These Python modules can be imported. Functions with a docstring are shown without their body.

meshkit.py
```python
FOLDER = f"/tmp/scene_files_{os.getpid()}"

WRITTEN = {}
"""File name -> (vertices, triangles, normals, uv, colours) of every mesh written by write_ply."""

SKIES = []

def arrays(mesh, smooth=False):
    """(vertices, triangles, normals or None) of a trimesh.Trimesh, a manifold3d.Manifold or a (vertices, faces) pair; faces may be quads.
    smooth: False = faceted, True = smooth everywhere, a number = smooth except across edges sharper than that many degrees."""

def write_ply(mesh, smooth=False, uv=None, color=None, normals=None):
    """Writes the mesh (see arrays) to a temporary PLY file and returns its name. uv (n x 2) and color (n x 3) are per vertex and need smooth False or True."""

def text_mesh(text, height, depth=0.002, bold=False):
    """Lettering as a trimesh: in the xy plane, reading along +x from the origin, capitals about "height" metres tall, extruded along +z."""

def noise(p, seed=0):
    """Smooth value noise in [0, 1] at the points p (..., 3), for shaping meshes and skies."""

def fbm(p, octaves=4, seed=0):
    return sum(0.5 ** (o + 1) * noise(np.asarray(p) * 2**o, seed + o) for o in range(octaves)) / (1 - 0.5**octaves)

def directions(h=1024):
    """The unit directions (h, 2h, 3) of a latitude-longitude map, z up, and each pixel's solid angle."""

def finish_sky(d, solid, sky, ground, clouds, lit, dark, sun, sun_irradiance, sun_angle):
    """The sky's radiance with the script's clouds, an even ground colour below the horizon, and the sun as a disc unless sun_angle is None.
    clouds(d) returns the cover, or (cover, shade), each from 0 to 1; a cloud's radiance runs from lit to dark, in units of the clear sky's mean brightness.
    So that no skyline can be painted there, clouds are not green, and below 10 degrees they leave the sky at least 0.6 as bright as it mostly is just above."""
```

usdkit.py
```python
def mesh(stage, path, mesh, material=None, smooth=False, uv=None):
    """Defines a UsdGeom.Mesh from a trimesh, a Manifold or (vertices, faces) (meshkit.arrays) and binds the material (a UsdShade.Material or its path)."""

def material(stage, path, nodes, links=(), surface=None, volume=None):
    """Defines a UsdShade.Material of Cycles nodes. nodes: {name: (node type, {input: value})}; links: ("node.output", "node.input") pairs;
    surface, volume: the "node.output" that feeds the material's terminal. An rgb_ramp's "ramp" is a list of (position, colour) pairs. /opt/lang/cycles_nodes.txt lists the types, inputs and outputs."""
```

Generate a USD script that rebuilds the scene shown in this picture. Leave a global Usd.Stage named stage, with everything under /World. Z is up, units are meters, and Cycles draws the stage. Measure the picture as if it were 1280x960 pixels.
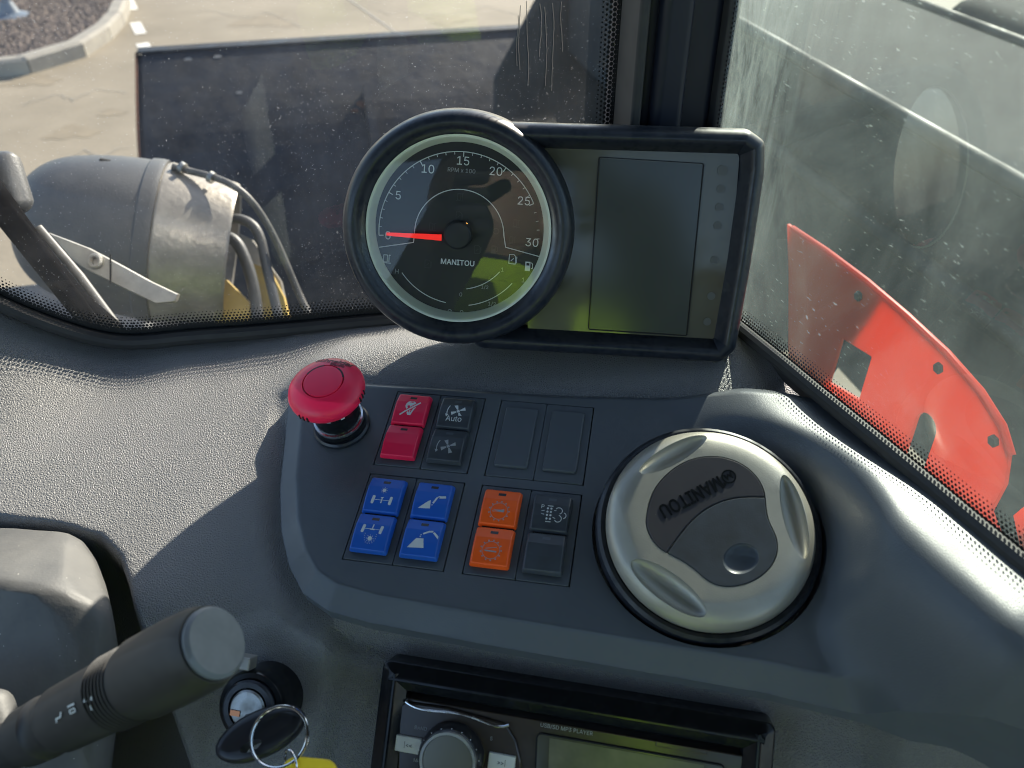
import math, random
import numpy as np, trimesh, shapely, manifold3d
import shapely.geometry as sg
from shapely import affinity
import mapbox_earcut
from scipy.ndimage import gaussian_filter
import meshkit, usdkit
from pxr import Usd, UsdGeom, UsdLux, UsdShade, Gf, Sdf
M3, CS = manifold3d.Manifold, manifold3d.CrossSection
rng = np.random.default_rng(7)
stage = Usd.Stage.CreateInMemory()
UsdGeom.SetStageUpAxis(stage, 'Z'); UsdGeom.SetStageMetersPerUnit(stage, 1.0)
UsdGeom.Xform.Define(stage, '/World'); UsdGeom.Scope.Define(stage, '/World/Looks')

# ------------------------------------------------------------------ camera, sky, sun, exposure
PITCH, EYE = math.radians(38), np.array([0, 0, 2.05])
CAM = np.array([[1, 0, 0], [0, -math.sin(PITCH), -math.cos(PITCH)], [0, math.cos(PITCH), -math.sin(PITCH)]])   # right, down, forward
FOCAL_PX = 1000.0
EXPOSURE = 1.33
SUN_AZ, SUN_EL, SUN_POWER, SKY_POWER = math.radians(29), math.radians(28.6), 1.25, 0.105
cam = UsdGeom.Camera.Define(stage, '/World/camera')
cam.CreateHorizontalApertureAttr(36.0); cam.CreateVerticalApertureAttr(27.0); cam.CreateFocalLengthAttr(36.0 * FOCAL_PX / 1280)
cam.CreateFStopAttr(11.0); cam.CreateFocusDistanceAttr(0.45); cam.CreateClippingRangeAttr(Gf.Vec2f(0.01, 2000)); cam.CreateExposureAttr(EXPOSURE)
m = np.eye(4); m[0, :3], m[1, :3], m[2, :3], m[3, :3] = CAM[0], -CAM[1], -CAM[2], EYE
cam.AddTransformOp().Set(Gf.Matrix4d(m.tolist()))
SUN = np.array([math.sin(SUN_AZ) * math.cos(SUN_EL), math.cos(SUN_AZ) * math.cos(SUN_EL), math.sin(SUN_EL)])
usdkit.material(stage, '/World/Looks/sky_air', {'s': ('sky_texture', {'sky_type': 'single_scattering', 'sun_disc': False, 'sun_elevation': SUN_EL, 'sun_rotation': SUN_AZ}),
                'b': ('background_shader', {'strength': SKY_POWER})}, [('s.color', 'b.color')], surface='b.background')
dome = UsdLux.DomeLight.Define(stage, '/World/sky')
UsdShade.MaterialBindingAPI.Apply(dome.GetPrim()).Bind(UsdShade.Material.Get(stage, '/World/Looks/sky_air'))
dome.GetPrim().SetCustomDataByKey('kind', 'structure')
sun = UsdLux.DistantLight.Define(stage, '/World/sun')
sun.CreateIntensityAttr(SUN_POWER); sun.CreateAngleAttr(0.53); sun.CreateColorAttr(Gf.Vec3f(1.0, 0.90, 0.76)); sun.CreateNormalizeAttr(True)
zx = SUN; xx = np.cross([0, 0, 1.0], zx); xx /= np.linalg.norm(xx); yx = np.cross(zx, xx)
m = np.eye(4); m[0, :3], m[1, :3], m[2, :3] = xx, yx, zx
sun.AddTransformOp().Set(Gf.Matrix4d(m.tolist()))

# ------------------------------------------------------------------ places: rays, planes, frames
def world(c): return EYE + np.asarray(c, float) @ CAM
def ray(px, py): return np.array([(px - 640) / FOCAL_PX, (py - 480) / FOCAL_PX, 1.0])
def at(px, py, z): return world(ray(px, py) * z)
class Frame:
    """A plane in the place, with its own x, y and outward z axes."""
    def __init__(s, o, x, y):
        s.o = np.asarray(o, float); s.x = np.asarray(x, float) / np.linalg.norm(x)
        y = np.asarray(y, float) - s.x * (s.x @ np.asarray(y, float)); s.y = y / np.linalg.norm(y); s.z = np.cross(s.x, s.y)
    def xy(s, px, py, h=0.0):
        d = ray(px, py) @ CAM; k = ((s.o - EYE) @ s.z + h) / (d @ s.z); q = EYE + d * k - s.o
        return np.array([q @ s.x, q @ s.y])
    def pts(s, pp, h=0.0): return [tuple(s.xy(a, b, h)) for a, b in pp]
    def to(s, p):
        p = np.asarray(p, float); return s.o + p[..., 0:1] * s.x + p[..., 1:2] * s.y + p[..., 2:3] * s.z
    def inv(s, w):
        q = np.asarray(w, float) - s.o; return np.stack([q @ s.x, q @ s.y, q @ s.z], -1)
    def matrix(s):
        m = np.eye(4); m[0, :3], m[1, :3], m[2, :3], m[3, :3] = s.x, s.y, s.z, s.o
        return Gf.Matrix4d(m.tolist())
    def shifted(s, x, y, h=0.0): return Frame(s.to(np.array([x, y, h])), s.x, s.y)
PU, PV = np.array([.98115, .07729, -.17712]) @ CAM, np.array([.17119, -.77288, .61103]) @ CAM
FP = Frame(world([-.06475, .00443, .45429]), PU, PV)                       # the flat of the switch console
FWD, RIGHT = np.array([-.225, .974, 0]), np.array([.974, .225, 0])            # the machine's own axes
c, s_, th = math.cos(math.radians(4.5)), math.sin(math.radians(4.5)), math.radians(17)
FK = Frame(at(700, 300, .432), np.array([c, s_, 0]) @ CAM, -np.array([-s_, c * math.cos(th), math.sin(th)]) @ CAM)   # face of the instrument cluster
VE, SL = -.130, .65
qn = FP.z - SL * FP.y; qn /= np.linalg.norm(qn)
q0 = FP.to(np.array([.08, VE, -.010]))
def on_q(px, py):
    d = ray(px, py) @ CAM; return EYE + d * (((q0 - EYE) @ qn) / (d @ qn))
FQ = Frame(on_q(482, 825), on_q(968, 905) - on_q(482, 825), np.cross(qn, on_q(968, 905) - on_q(482, 825)))   # the radio's fascia
vn = np.array([-.07, -.46, -.885]); vn /= np.linalg.norm(vn)
vx = np.array([1, .08, 0]); vx = vx - vn * (vn @ vx)
vc = FP.to(np.array([*FP.xy(885, 661, .010), .010]))
FV = Frame(vc, vx @ CAM, np.cross(vn, vx) @ CAM if (np.cross(vn, vx))[1] < 0 else -np.cross(vn, vx) @ CAM)
if FV.z @ (EYE - vc) < 0: FV = Frame(vc, vx @ CAM, -FV.y)

# ------------------------------------------------------------------ scene helpers
used = {}
def numbered(path):
    n = used.get(path, 0); used[path] = n + 1
    return path if n == 0 else f'{path}_{n:03d}'
def tag(prim, label=None, cat=None, group=None, kind=None):
    for k, v in (('label', label), ('category', cat), ('group', group), ('kind', kind)):
        if v: prim.SetCustomDataByKey(k, v)
    return prim
class Thing:
    def __init__(s, name, label, cat, frame=None, group=None, kind=None, loc=None):
        s.path = numbered('/World/' + name); s.frame = frame or Frame(loc if loc is not None else [0, 0, 0], [1, 0, 0], [0, 1, 0])
        x = UsdGeom.Xform.Define(stage, s.path); x.AddTransformOp().Set(s.frame.matrix()); s.prim = tag(x.GetPrim(), label, cat, group, kind)
    def part(s, name, mesh, mat, parent=None, smooth=35, label=None, kind=None):
        """A part in the thing's own coordinates; parent: a part it belongs to."""
        p = numbered((parent or s.path) + '/' + name)
        u = usdkit.mesh(stage, p, mesh, MATS[mat], smooth=smooth)
        tag(u.GetPrim(), label, None, None, kind)
        return p
    def wpart(s, name, mesh, mat, parent=None, smooth=35, label=None, kind=None):
        """A part given in world coordinates."""
        mesh = tm(mesh).copy(); mesh.vertices = s.frame.inv(mesh.vertices)
        return s.part(name, mesh, mat, parent, smooth, label, kind)
def single(name, mesh, mat, label=None, cat=None, kind=None, smooth=35, group=None):
    p = numbered('/World/' + name); u = usdkit.mesh(stage, p, mesh, MATS[mat], smooth=smooth); tag(u.GetPrim(), label, cat, group, kind); return p
def tm(x):
    if hasattr(x, 'to_mesh'):
        q = x.to_mesh(); return trimesh.Trimesh(np.array(q.vert_properties[:, :3], float), np.array(q.tri_verts), process=False)
    return x
def cat(*a): return trimesh.util.concatenate([tm(x) for x in a])
def mani(x):
    if hasattr(x, 'to_mesh'): return x
    x = x.copy(); x.merge_vertices()
    return M3(manifold3d.Mesh(np.asarray(x.vertices, np.float32), np.asarray(x.faces, np.uint32)))
def moved(mesh, t): x = tm(mesh).copy(); x.apply_translation(t); return x
def placed(mesh, o, x, y):
    f = Frame(o, x, y); q = tm(mesh).copy(); q.vertices = f.to(q.vertices); return q
def box(x0, x1, y0, y1, z0, z1):
    b = trimesh.creation.box([x1 - x0, y1 - y0, z1 - z0]); b.apply_translation([(x0 + x1) / 2, (y0 + y1) / 2, (z0 + z1) / 2]); return b
BALL = trimesh.creation.icosphere(2).vertices
BALL1 = trimesh.creation.icosphere(1).vertices
def rhull(points, r, ball=BALL1):
    rr = np.broadcast_to(r, (len(points),))
    return M3.hull_points(np.vstack([np.asarray(p) + ball * q for p, q in zip(points, rr)]).astype(np.float32))
def rbox(x0, x1, y0, y1, z0, z1, r): return rhull([(x, y, z) for x in (x0 + r, x1 - r) for y in (y0 + r, y1 - r) for z in (z0 + r, z1 - r)], r)
def lathe(profile, n=72):
    p = np.array(profile, float); a = np.linspace(0, 2 * np.pi, n, endpoint=False)
    v, rows = [], []
    for r, z in p:
        if r < 1e-9: rows.append(np.full(n, len(v))); v.append([0, 0, z])
        else:
            rows.append(np.arange(len(v), len(v) + n)); v += [[r * np.cos(t), r * np.sin(t), z] for t in a]
    f = []
    for A, B in zip(rows[:-1], rows[1:]):
        A2, B2 = np.roll(A, -1), np.roll(B, -1)
        for i in range(n):
            if A[i] != A2[i]: f.append([A[i], A2[i], B[i]])
            if B[i] != B2[i]: f.append([A2[i], B2[i], B[i]])
    return trimesh.Trimesh(v, f, process=False)
def arc(cx, cz, r, a0, a1, n=6): return [(cx + r * math.cos(math.radians(a)), cz + r * math.sin(math.radians(a))) for a in np.linspace(a0, a1, n)]
def tri2d(rings):
    v = np.vstack(rings); ends = np.cumsum([len(r) for r in rings]).astype(np.uint32)
    return v, np.array(mapbox_earcut.triangulate_float64(v.astype(np.float64), ends)).reshape(-1, 3)
def resample(poly, n):
    e = sg.polygon.orient(poly, 1).exterior
    return np.array([e.interpolate(t, normalized=True).coords[0] for t in np.linspace(0, 1, n, endpoint=False)])
def loft(poly, steps, n=160, bottom=True, top=True):
    """The outline at each (offset, height) in turn, joined: rounded and bevelled plates."""
    p = resample(poly, n) if not isinstance(poly, np.ndarray) else poly
    n = len(p); t = np.roll(p, -1, 0) - np.roll(p, 1, 0); t /= np.linalg.norm(t, axis=1, keepdims=True); nm = np.stack([t[:, 1], -t[:, 0]], 1)
    v, f, i = [], [], np.arange(n)
    for k, (o, z) in enumerate(steps):
        v.append(np.column_stack([p + nm * o, np.full(n, z)]))
        if k:
            a, b = (k - 1) * n + i, k * n + i; a2, b2 = np.roll(a, -1), np.roll(b, -1)
            f += [np.stack([a, a2, b2], 1), np.stack([a, b2, b], 1)]
    if bottom: f.append(tri2d([v[0][:, :2]])[1][:, ::-1])
    if top: f.append(tri2d([v[-1][:, :2]])[1] + (len(steps) - 1) * n)
    f = np.vstack(f); vv = np.vstack(v)
    m = trimesh.Trimesh(vv, f, process=False); return m
def flat(geom, z0, z1):
    """shapely shape(s) raised from z0 to z1."""
    out = []
    for g in (geom.geoms if hasattr(geom, 'geoms') else [geom]):
        if g.is_empty or g.geom_type != 'Polygon' or g.area <= 0: continue
        q = trimesh.creation.extrude_polygon(g, z1 - z0, engine='earcut'); q.apply_translation([0, 0, z0]); out.append(q)
    return trimesh.util.concatenate(out)
def rrect(w, h, r, cx=0, cy=0): return sg.box(cx - w / 2 + r, cy - h / 2 + r, cx + w / 2 - r, cy + h / 2 - r).buffer(r, quad_segs=6)
def U(*g): return shapely.union_all([x for x in g])
def disc(x, y, r, q=8): return sg.Point(x, y).buffer(r, quad_segs=q)
def stroke(pts, w, cap=2): return sg.LineString(pts).buffer(w / 2, cap_style=cap, quad_segs=4)
def arcpts(cx, cy, r, a0, a1, n=24): return [(cx + r * math.cos(math.radians(a)), cy + r * math.sin(math.radians(a))) for a in np.linspace(a0, a1, n)]
def tube(points, r, n=12, closed=False):
    p = np.asarray(points, float); rr = np.broadcast_to(r, (len(p),))
    t = (np.roll(p, -1, 0) - np.roll(p, 1, 0)) if closed else np.gradient(p, axis=0)
    t /= np.linalg.norm(t, axis=1, keepdims=True)
    a = np.cross(t[0], [0.3, 0.2, 0.9]); a /= np.linalg.norm(a); A = []
    for k in t:
        a = a - k * (a @ k); a /= np.linalg.norm(a); A.append(a)
    A = np.array(A); B = np.cross(t, A); ang = np.arange(n) * 2 * np.pi / n
    v = p[:, None] + rr[:, None, None] * (np.cos(ang)[None, :, None] * A[:, None] + np.sin(ang)[None, :, None] * B[:, None])
    L = len(p); f = []
    for i in range(L if closed else L - 1):
        for j in range(n):
            a0, a1, b0, b1 = i * n + j, i * n + (j + 1) % n, ((i + 1) % L) * n + j, ((i + 1) % L) * n + (j + 1) % n
            f += [[a0, a1, b1], [a0, b1, b0]]
    v = v.reshape(-1, 3)
    if not closed:
        k = len(v); v = np.vstack([v, p[0], p[-1]])
        for j in range(n): f += [[k, (j + 1) % n, j], [k + 1, (L - 1) * n + j, (L - 1) * n + (j + 1) % n]]
    return trimesh.Trimesh(v, f, process=False)
def spline(pts, n=40):
    from scipy.interpolate import CubicSpline
    p = np.asarray(pts, float); d = np.r_[0, np.cumsum(np.linalg.norm(np.diff(p, axis=0), axis=1))]
    return CubicSpline(d, p)(np.linspace(0, d[-1], n))
def text(s, h, depth=.00012, bold=False, center=True):
    t = meshkit.text_mesh(s, h, depth, bold)
    if center: t.apply_translation([-t.bounds[:, 0].mean(), -t.bounds[:, 1].mean(), 0])
    return t
def turn(mesh, deg): q = tm(mesh).copy(); q.apply_transform(trimesh.transformations.rotation_matrix(math.radians(deg), [0, 0, 1])); return q
def sstep(a, b, x): t = np.clip((x - a) / (b - a), 0, 1); return t * t * (3 - 2 * t)

def soft_(m_, L__=.006, it=40):
    q = tm(m_.refine_to_length(L__)); q.merge_vertices(); trimesh.smoothing.filter_taubin(q, iterations=it); return q

# ------------------------------------------------------------------ materials
MATS = {}
def mat(name, color, rough=.5, metal=0., vary=None, bump=None, spec=.5, coat=0., rvary=None, spots=None, leather=None, extra=None, stretch=None):
    """vary (scale, colour 2, contrast); bump (scale, metres); leather (scale, metres); rvary (scale, low, high); spots (scale, size, colour, roughness)."""
    n = {'g': ('geometry', {}), 'p': ('principled_bsdf', {'base_color': color, 'roughness': rough, 'metallic': metal, 'specular_ior_level': spec, 'coat_weight': coat, **(extra or {})})}
    L, col = [], None
    if vary:
        sc, c2, k = vary
        n['vn'] = ('noise_texture', {'scale': sc, 'detail': 5., 'roughness': .62}); n['vr'] = ('map_range', {'from_min': .5 - k, 'from_max': .5 + k, 'clamp': True})
        if stretch: n['vs'] = ('mapping', {'scale': stretch}); L.append(('g.position', 'vs.vector'))
        n['vm'] = ('mix', {'color1': color, 'color2': c2}); L += [('vs.vector' if stretch else 'g.position', 'vn.vector'), ('vn.fac', 'vr.value'), ('vr.result', 'vm.fac')]; col = 'vm.color'
    if spots:
        sc, size, c3 = spots
        n['sv'] = ('voronoi_texture', {'scale': sc}); n['sn'] = ('noise_texture', {'scale': sc * .22, 'detail': 2.}); n['sm'] = ('math', {'math_type': 'multiply', 'value2': size * 2})
        n['sl'] = ('math', {'math_type': 'less_than'}); n['sx'] = ('mix', {'color1': color, 'color2': c3})
        L += [('g.position', 'sv.vector'), ('g.position', 'sn.vector'), ('sn.fac', 'sm.value1'), ('sv.distance', 'sl.value1'), ('sm.value', 'sl.value2'), ('sl.value', 'sx.fac')]
        if col: L.append((col, 'sx.color1'))
        col = 'sx.color'
    if col: L.append((col, 'p.base_color'))
    if rvary:
        n['rn'] = ('noise_texture', {'scale': rvary[0], 'detail': 4.}); n['rr'] = ('map_range', {'from_min': .35, 'from_max': .65, 'to_min': rvary[1], 'to_max': rvary[2], 'clamp': True})
        L += [('g.position', 'rn.vector'), ('rn.fac', 'rr.value'), ('rr.result', 'p.roughness')]
    if bump:
        n['bn'] = ('noise_texture', {'scale': bump[0], 'detail': 3.}); n['bb'] = ('bump', {'distance': bump[1], 'strength': 1.0})
        L += [('g.position', 'bn.vector'), ('bn.fac', 'bb.height'), ('bb.normal', 'p.normal')]
    if leather:
        n['w0'] = ('noise_texture', {'scale': leather[0] * .5, 'detail': 1.}); n['w1'] = ('vector_math', {'math_type': 'scale', 'scale': .9 / leather[0]}); n['w2'] = ('vector_math', {'math_type': 'add'})
        n['lv'] = ('voronoi_texture', {'scale': leather[0], 'feature': 'distance_to_edge'}); n['lr'] = ('map_range', {'range_type': 'smoothstep', 'from_min': 0., 'from_max': .35, 'clamp': True})
        n['ln'] = ('noise_texture', {'scale': leather[0] * 2.5, 'detail': 2.}); n['la'] = ('math', {'math_type': 'multiply_add', 'value2': .45})
        n['lb'] = ('bump', {'distance': leather[1], 'strength': 1.0})
        L += [('g.position', 'w0.vector'), ('w0.color', 'w1.vector1'), ('g.position', 'w2.vector1'), ('w1.vector', 'w2.vector2'), ('w2.vector', 'lv.vector'), ('lv.distance', 'lr.value'),
              ('g.position', 'ln.vector'), ('ln.fac', 'la.value1'), ('lr.result', 'la.value3'), ('la.value', 'lb.height'), ('lb.normal', 'p.normal')]
    MATS[name] = usdkit.material(stage, '/World/Looks/' + name, n, L, surface='p.BSDF')
G = lambda v: (v, v, v)
mat('grained_plastic', (.175, .174, .174), .52, spec=.55, leather=(800, .00027), vary=(40, (.182, .180, .178), .2), spots=(900, .05, (.3, .28, .25)))
mat('console_plastic', (.074, .084, .096), .46, rvary=(30, .33, .47), bump=(1500, .00008), vary=(25, (.084, .094, .105), .2), spots=(420, .035, (.16, .155, .15)))
mat('black_plastic', (.018, .019, .021), .38, bump=(1800, .00004), spots=(500, .03, (.09, .09, .09)))
mat('satin_black', (.011, .013, .018), .32, rvary=(120, .24, .42), spots=(600, .03, (.08, .08, .08)))
mat('gloss_black', (.006, .007, .008), .16, spec=.35, rvary=(90, .12, .26))
mat('rubber', (.012, .012, .013), .6, vary=(60, (.03, .029, .027), .25))
mat('dark_gap', (.004, .004, .004), .9)
mat('frame_plastic', (.064, .075, .088), .42, bump=(1600, .00006), vary=(30, (.072, .082, .094), .2))
mat('key_black', (.052, .062, .075), .36, bump=(1500, .00004), vary=(60, (.034, .037, .041), .2), spots=(500, .03, (.11, .11, .11)))
mat('key_red', (.85, .012, .07), .38, bump=(1500, .00003), vary=(80, (.76, .014, .07), .25))
mat('key_blue', (.010, .095, .46), .38, bump=(1500, .00003), vary=(80, (.014, .11, .48), .25))
mat('key_orange', (.95, .12, .010), .38, bump=(1500, .00003), vary=(80, (.90, .10, .010), .25))
mat('cap_dark', (.030, .029, .034), .36, bump=(1500, .00004), vary=(60, (.038, .036, .041), .2), spots=(330, .04, (.16, .15, .15)))
mat('touch_grey', (.075, .075, .068), .3)
mat('unlit', (.028, .030, .031), .4)
mat('knob_disc', (.16, .155, .13), .3, metal=.8)
mat('radio_lcd', (.07, .07, .05), .2, vary=(40, (.14, .13, .09), .2))
mat('drip', (.07, .07, .068), .6)
mat('navy_cloth', (.018, .022, .034), .8, bump=(300, .001))
mat('window_smoke', (.035, .033, .034), .25)
mat('print_white', (.62, .64, .64), .5)
mat('print_grey', (.30, .31, .32), .5)
mat('mark_dark', (.02, .008, .010), .6)
mat('stop_red', (.90, .016, .075), .36, bump=(1400, .00004), vary=(90, (.84, .016, .07), .25))
mat('silver_paint', (.45, .43, .365), .40, metal=.6, bump=(1800, .00006), vary=(35, (.35, .335, .29), .25), spots=(350, .03, (.2, .2, .19)))
mat('chrome', (.75, .75, .74), .14, metal=1., rvary=(200, .1, .25))
mat('steel', (.30, .30, .285), .34, metal=1., rvary=(150, .25, .5))
mat('copper_glint', (.62, .25, .12), .35, metal=.8)
mat('dial_black', (.010, .011, .012), .45)
mat('dial_ring', (.66, .70, .56), .40)
mat('needle_red', (.80, .012, .008), .4, extra={'emission_color': (1., .02, .01), 'emission_strength': .25})
mat('lamp_amber', (.9, .4, .05), .4, extra={'emission_color': (1., .45, .08), 'emission_strength': 1.5})
mat('lens_dark', (.060, .057, .038), .09, rvary=(60, .06, .14), vary=(15, (.070, .066, .046), .2))
mat('lcd', (.030, .033, .028), .16, vary=(20, (.036, .039, .032), .2))
mat('radio_face', (.030, .024, .020), .16, vary=(60, (.045, .034, .028), .2))
mat('radio_key', (.55, .55, .50), .35)
mat('knob_black', (.02, .02, .022), .3)
mat('column_plastic', (.072, .073, .074), .55, bump=(700, .0001), vary=(28, (.12, .118, .112), .2), spots=(260, .05, (.5, .48, .44)))
mat('stalk_plastic', (.011, .0105, .010), .5, bump=(1200, .00006), vary=(50, (.024, .022, .020), .14))
mat('stalk_cap', (.11, .125, .14), .5, vary=(120, (.16, .175, .19), .2))
mat('key_head', (.012, .013, .016), .3, vary=(80, (.02, .02, .022), .2))
mat('tag_yellow', (.8, .55, .02), .4)
mat('concrete', (.235, .20, .148), .85, vary=(.9, (.17, .143, .103), .16), bump=(40, .003), spots=(9, .03, (.2, .18, .15)))
mat('stain', (.17, .14, .098), .8, vary=(6, (.21, .172, .118), .14))
mat('asphalt_pale', (.30, .275, .235), .9, vary=(1.1, (.38, .345, .28), .15), bump=(60, .004))
mat('kerb_stone', (.20, .185, .165), .85, vary=(6, (.28, .26, .22), .2), bump=(60, .003))
mat('gravel_base', (.15, .12, .10), .95, vary=(20, (.22, .17, .14), .2))
mat('gravel', (.16, .12, .10), .9, vary=(9, (.09, .07, .06), .12))
mat('road_paint', (.72, .71, .68), .7, vary=(25, (.5, .48, .43), .14))
mat('bucket_steel', (.009, .011, .016), .6, spec=.3, vary=(1., (.024, .026, .032), .16), stretch=(9., 9., 1.6), rvary=(14, .42, .7), spots=(60, .05, (.13, .125, .115)), bump=(30, .0012))
mat('bucket_scuff', (.16, .155, .15), .6)
mat('rust', (.14, .05, .025), .8, vary=(50, (.07, .03, .02), .2))
mat('boom_paint', (.026, .030, .033), .85, spec=.06, vary=(6, (.042, .046, .048), .2), spots=(50, .04, (.12, .115, .10)))
mat('boom_edge', (.020, .022, .024), .7, spec=.3, rvary=(14, .55, .85))
mat('matte_black', (.003, .003, .0035), .9, spec=.02)
mat('post_blue', (.10, .13, .17), .5)
mat('lamp_shell', (.044, .047, .053), .5, bump=(500, .0003), vary=(14, (.07, .071, .074), .18))
mat('lamp_band', (.30, .275, .24), .42, metal=.35, vary=(22, (.20, .185, .165), .14), bump=(120, .0006), spots=(110, .05, (.6, .56, .5)))
mat('bracket_metal', (.42, .40, .36), .4, metal=.6, vary=(30, (.25, .24, .22), .2))
mat('yellow_stain', (.45, .32, .08), .6, vary=(20, (.30, .21, .07), .2))
mat('hose', (.05, .05, .05), .5, vary=(60, (.11, .105, .10), .2))
mat('red_paint', (.62, .016, .010), .3, vary=(12, (.52, .014, .010), .2), coat=.3)
mat('cab_dark', (.022, .023, .026), .6)
mat('pillar_blue', (.007, .009, .016), .45, spec=.35, rvary=(40, .36, .55))
mat('cab_brown', (.030, .025, .022), .3, rvary=(40, .2, .4))
mat('hi_vis', (.50, .78, .03), .7, bump=(300, .001), extra={'emission_color': (.5, .9, .02), 'emission_strength': 0.0})
mat('tape_silver', (.55, .56, .57), .4)
mat('trousers', (.02, .025, .05), .8)
mat('skin', (.34, .235, .19), .5, extra={'subsurface_weight': .1})
mat('hair', (.03, .02, .015), .6)
mat('seat_fabric', (.03, .03, .032), .8)
mat('white_paint', (.7, .7, .68), .5)
MATS['red_plastic'] = usdkit.material(stage, '/World/Looks/red_plastic', {'p': ('principled_bsdf', {'base_color': (.52, .028, .005), 'roughness': .3}), 't': ('translucent_bsdf', {'color': (.98, .17, .003)}), 'o': ('mix_closure', {'fac': .5})}, [('p.BSDF', 'o.closure1'), ('t.BSDF', 'o.closure2')], surface='o.closure')
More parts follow.
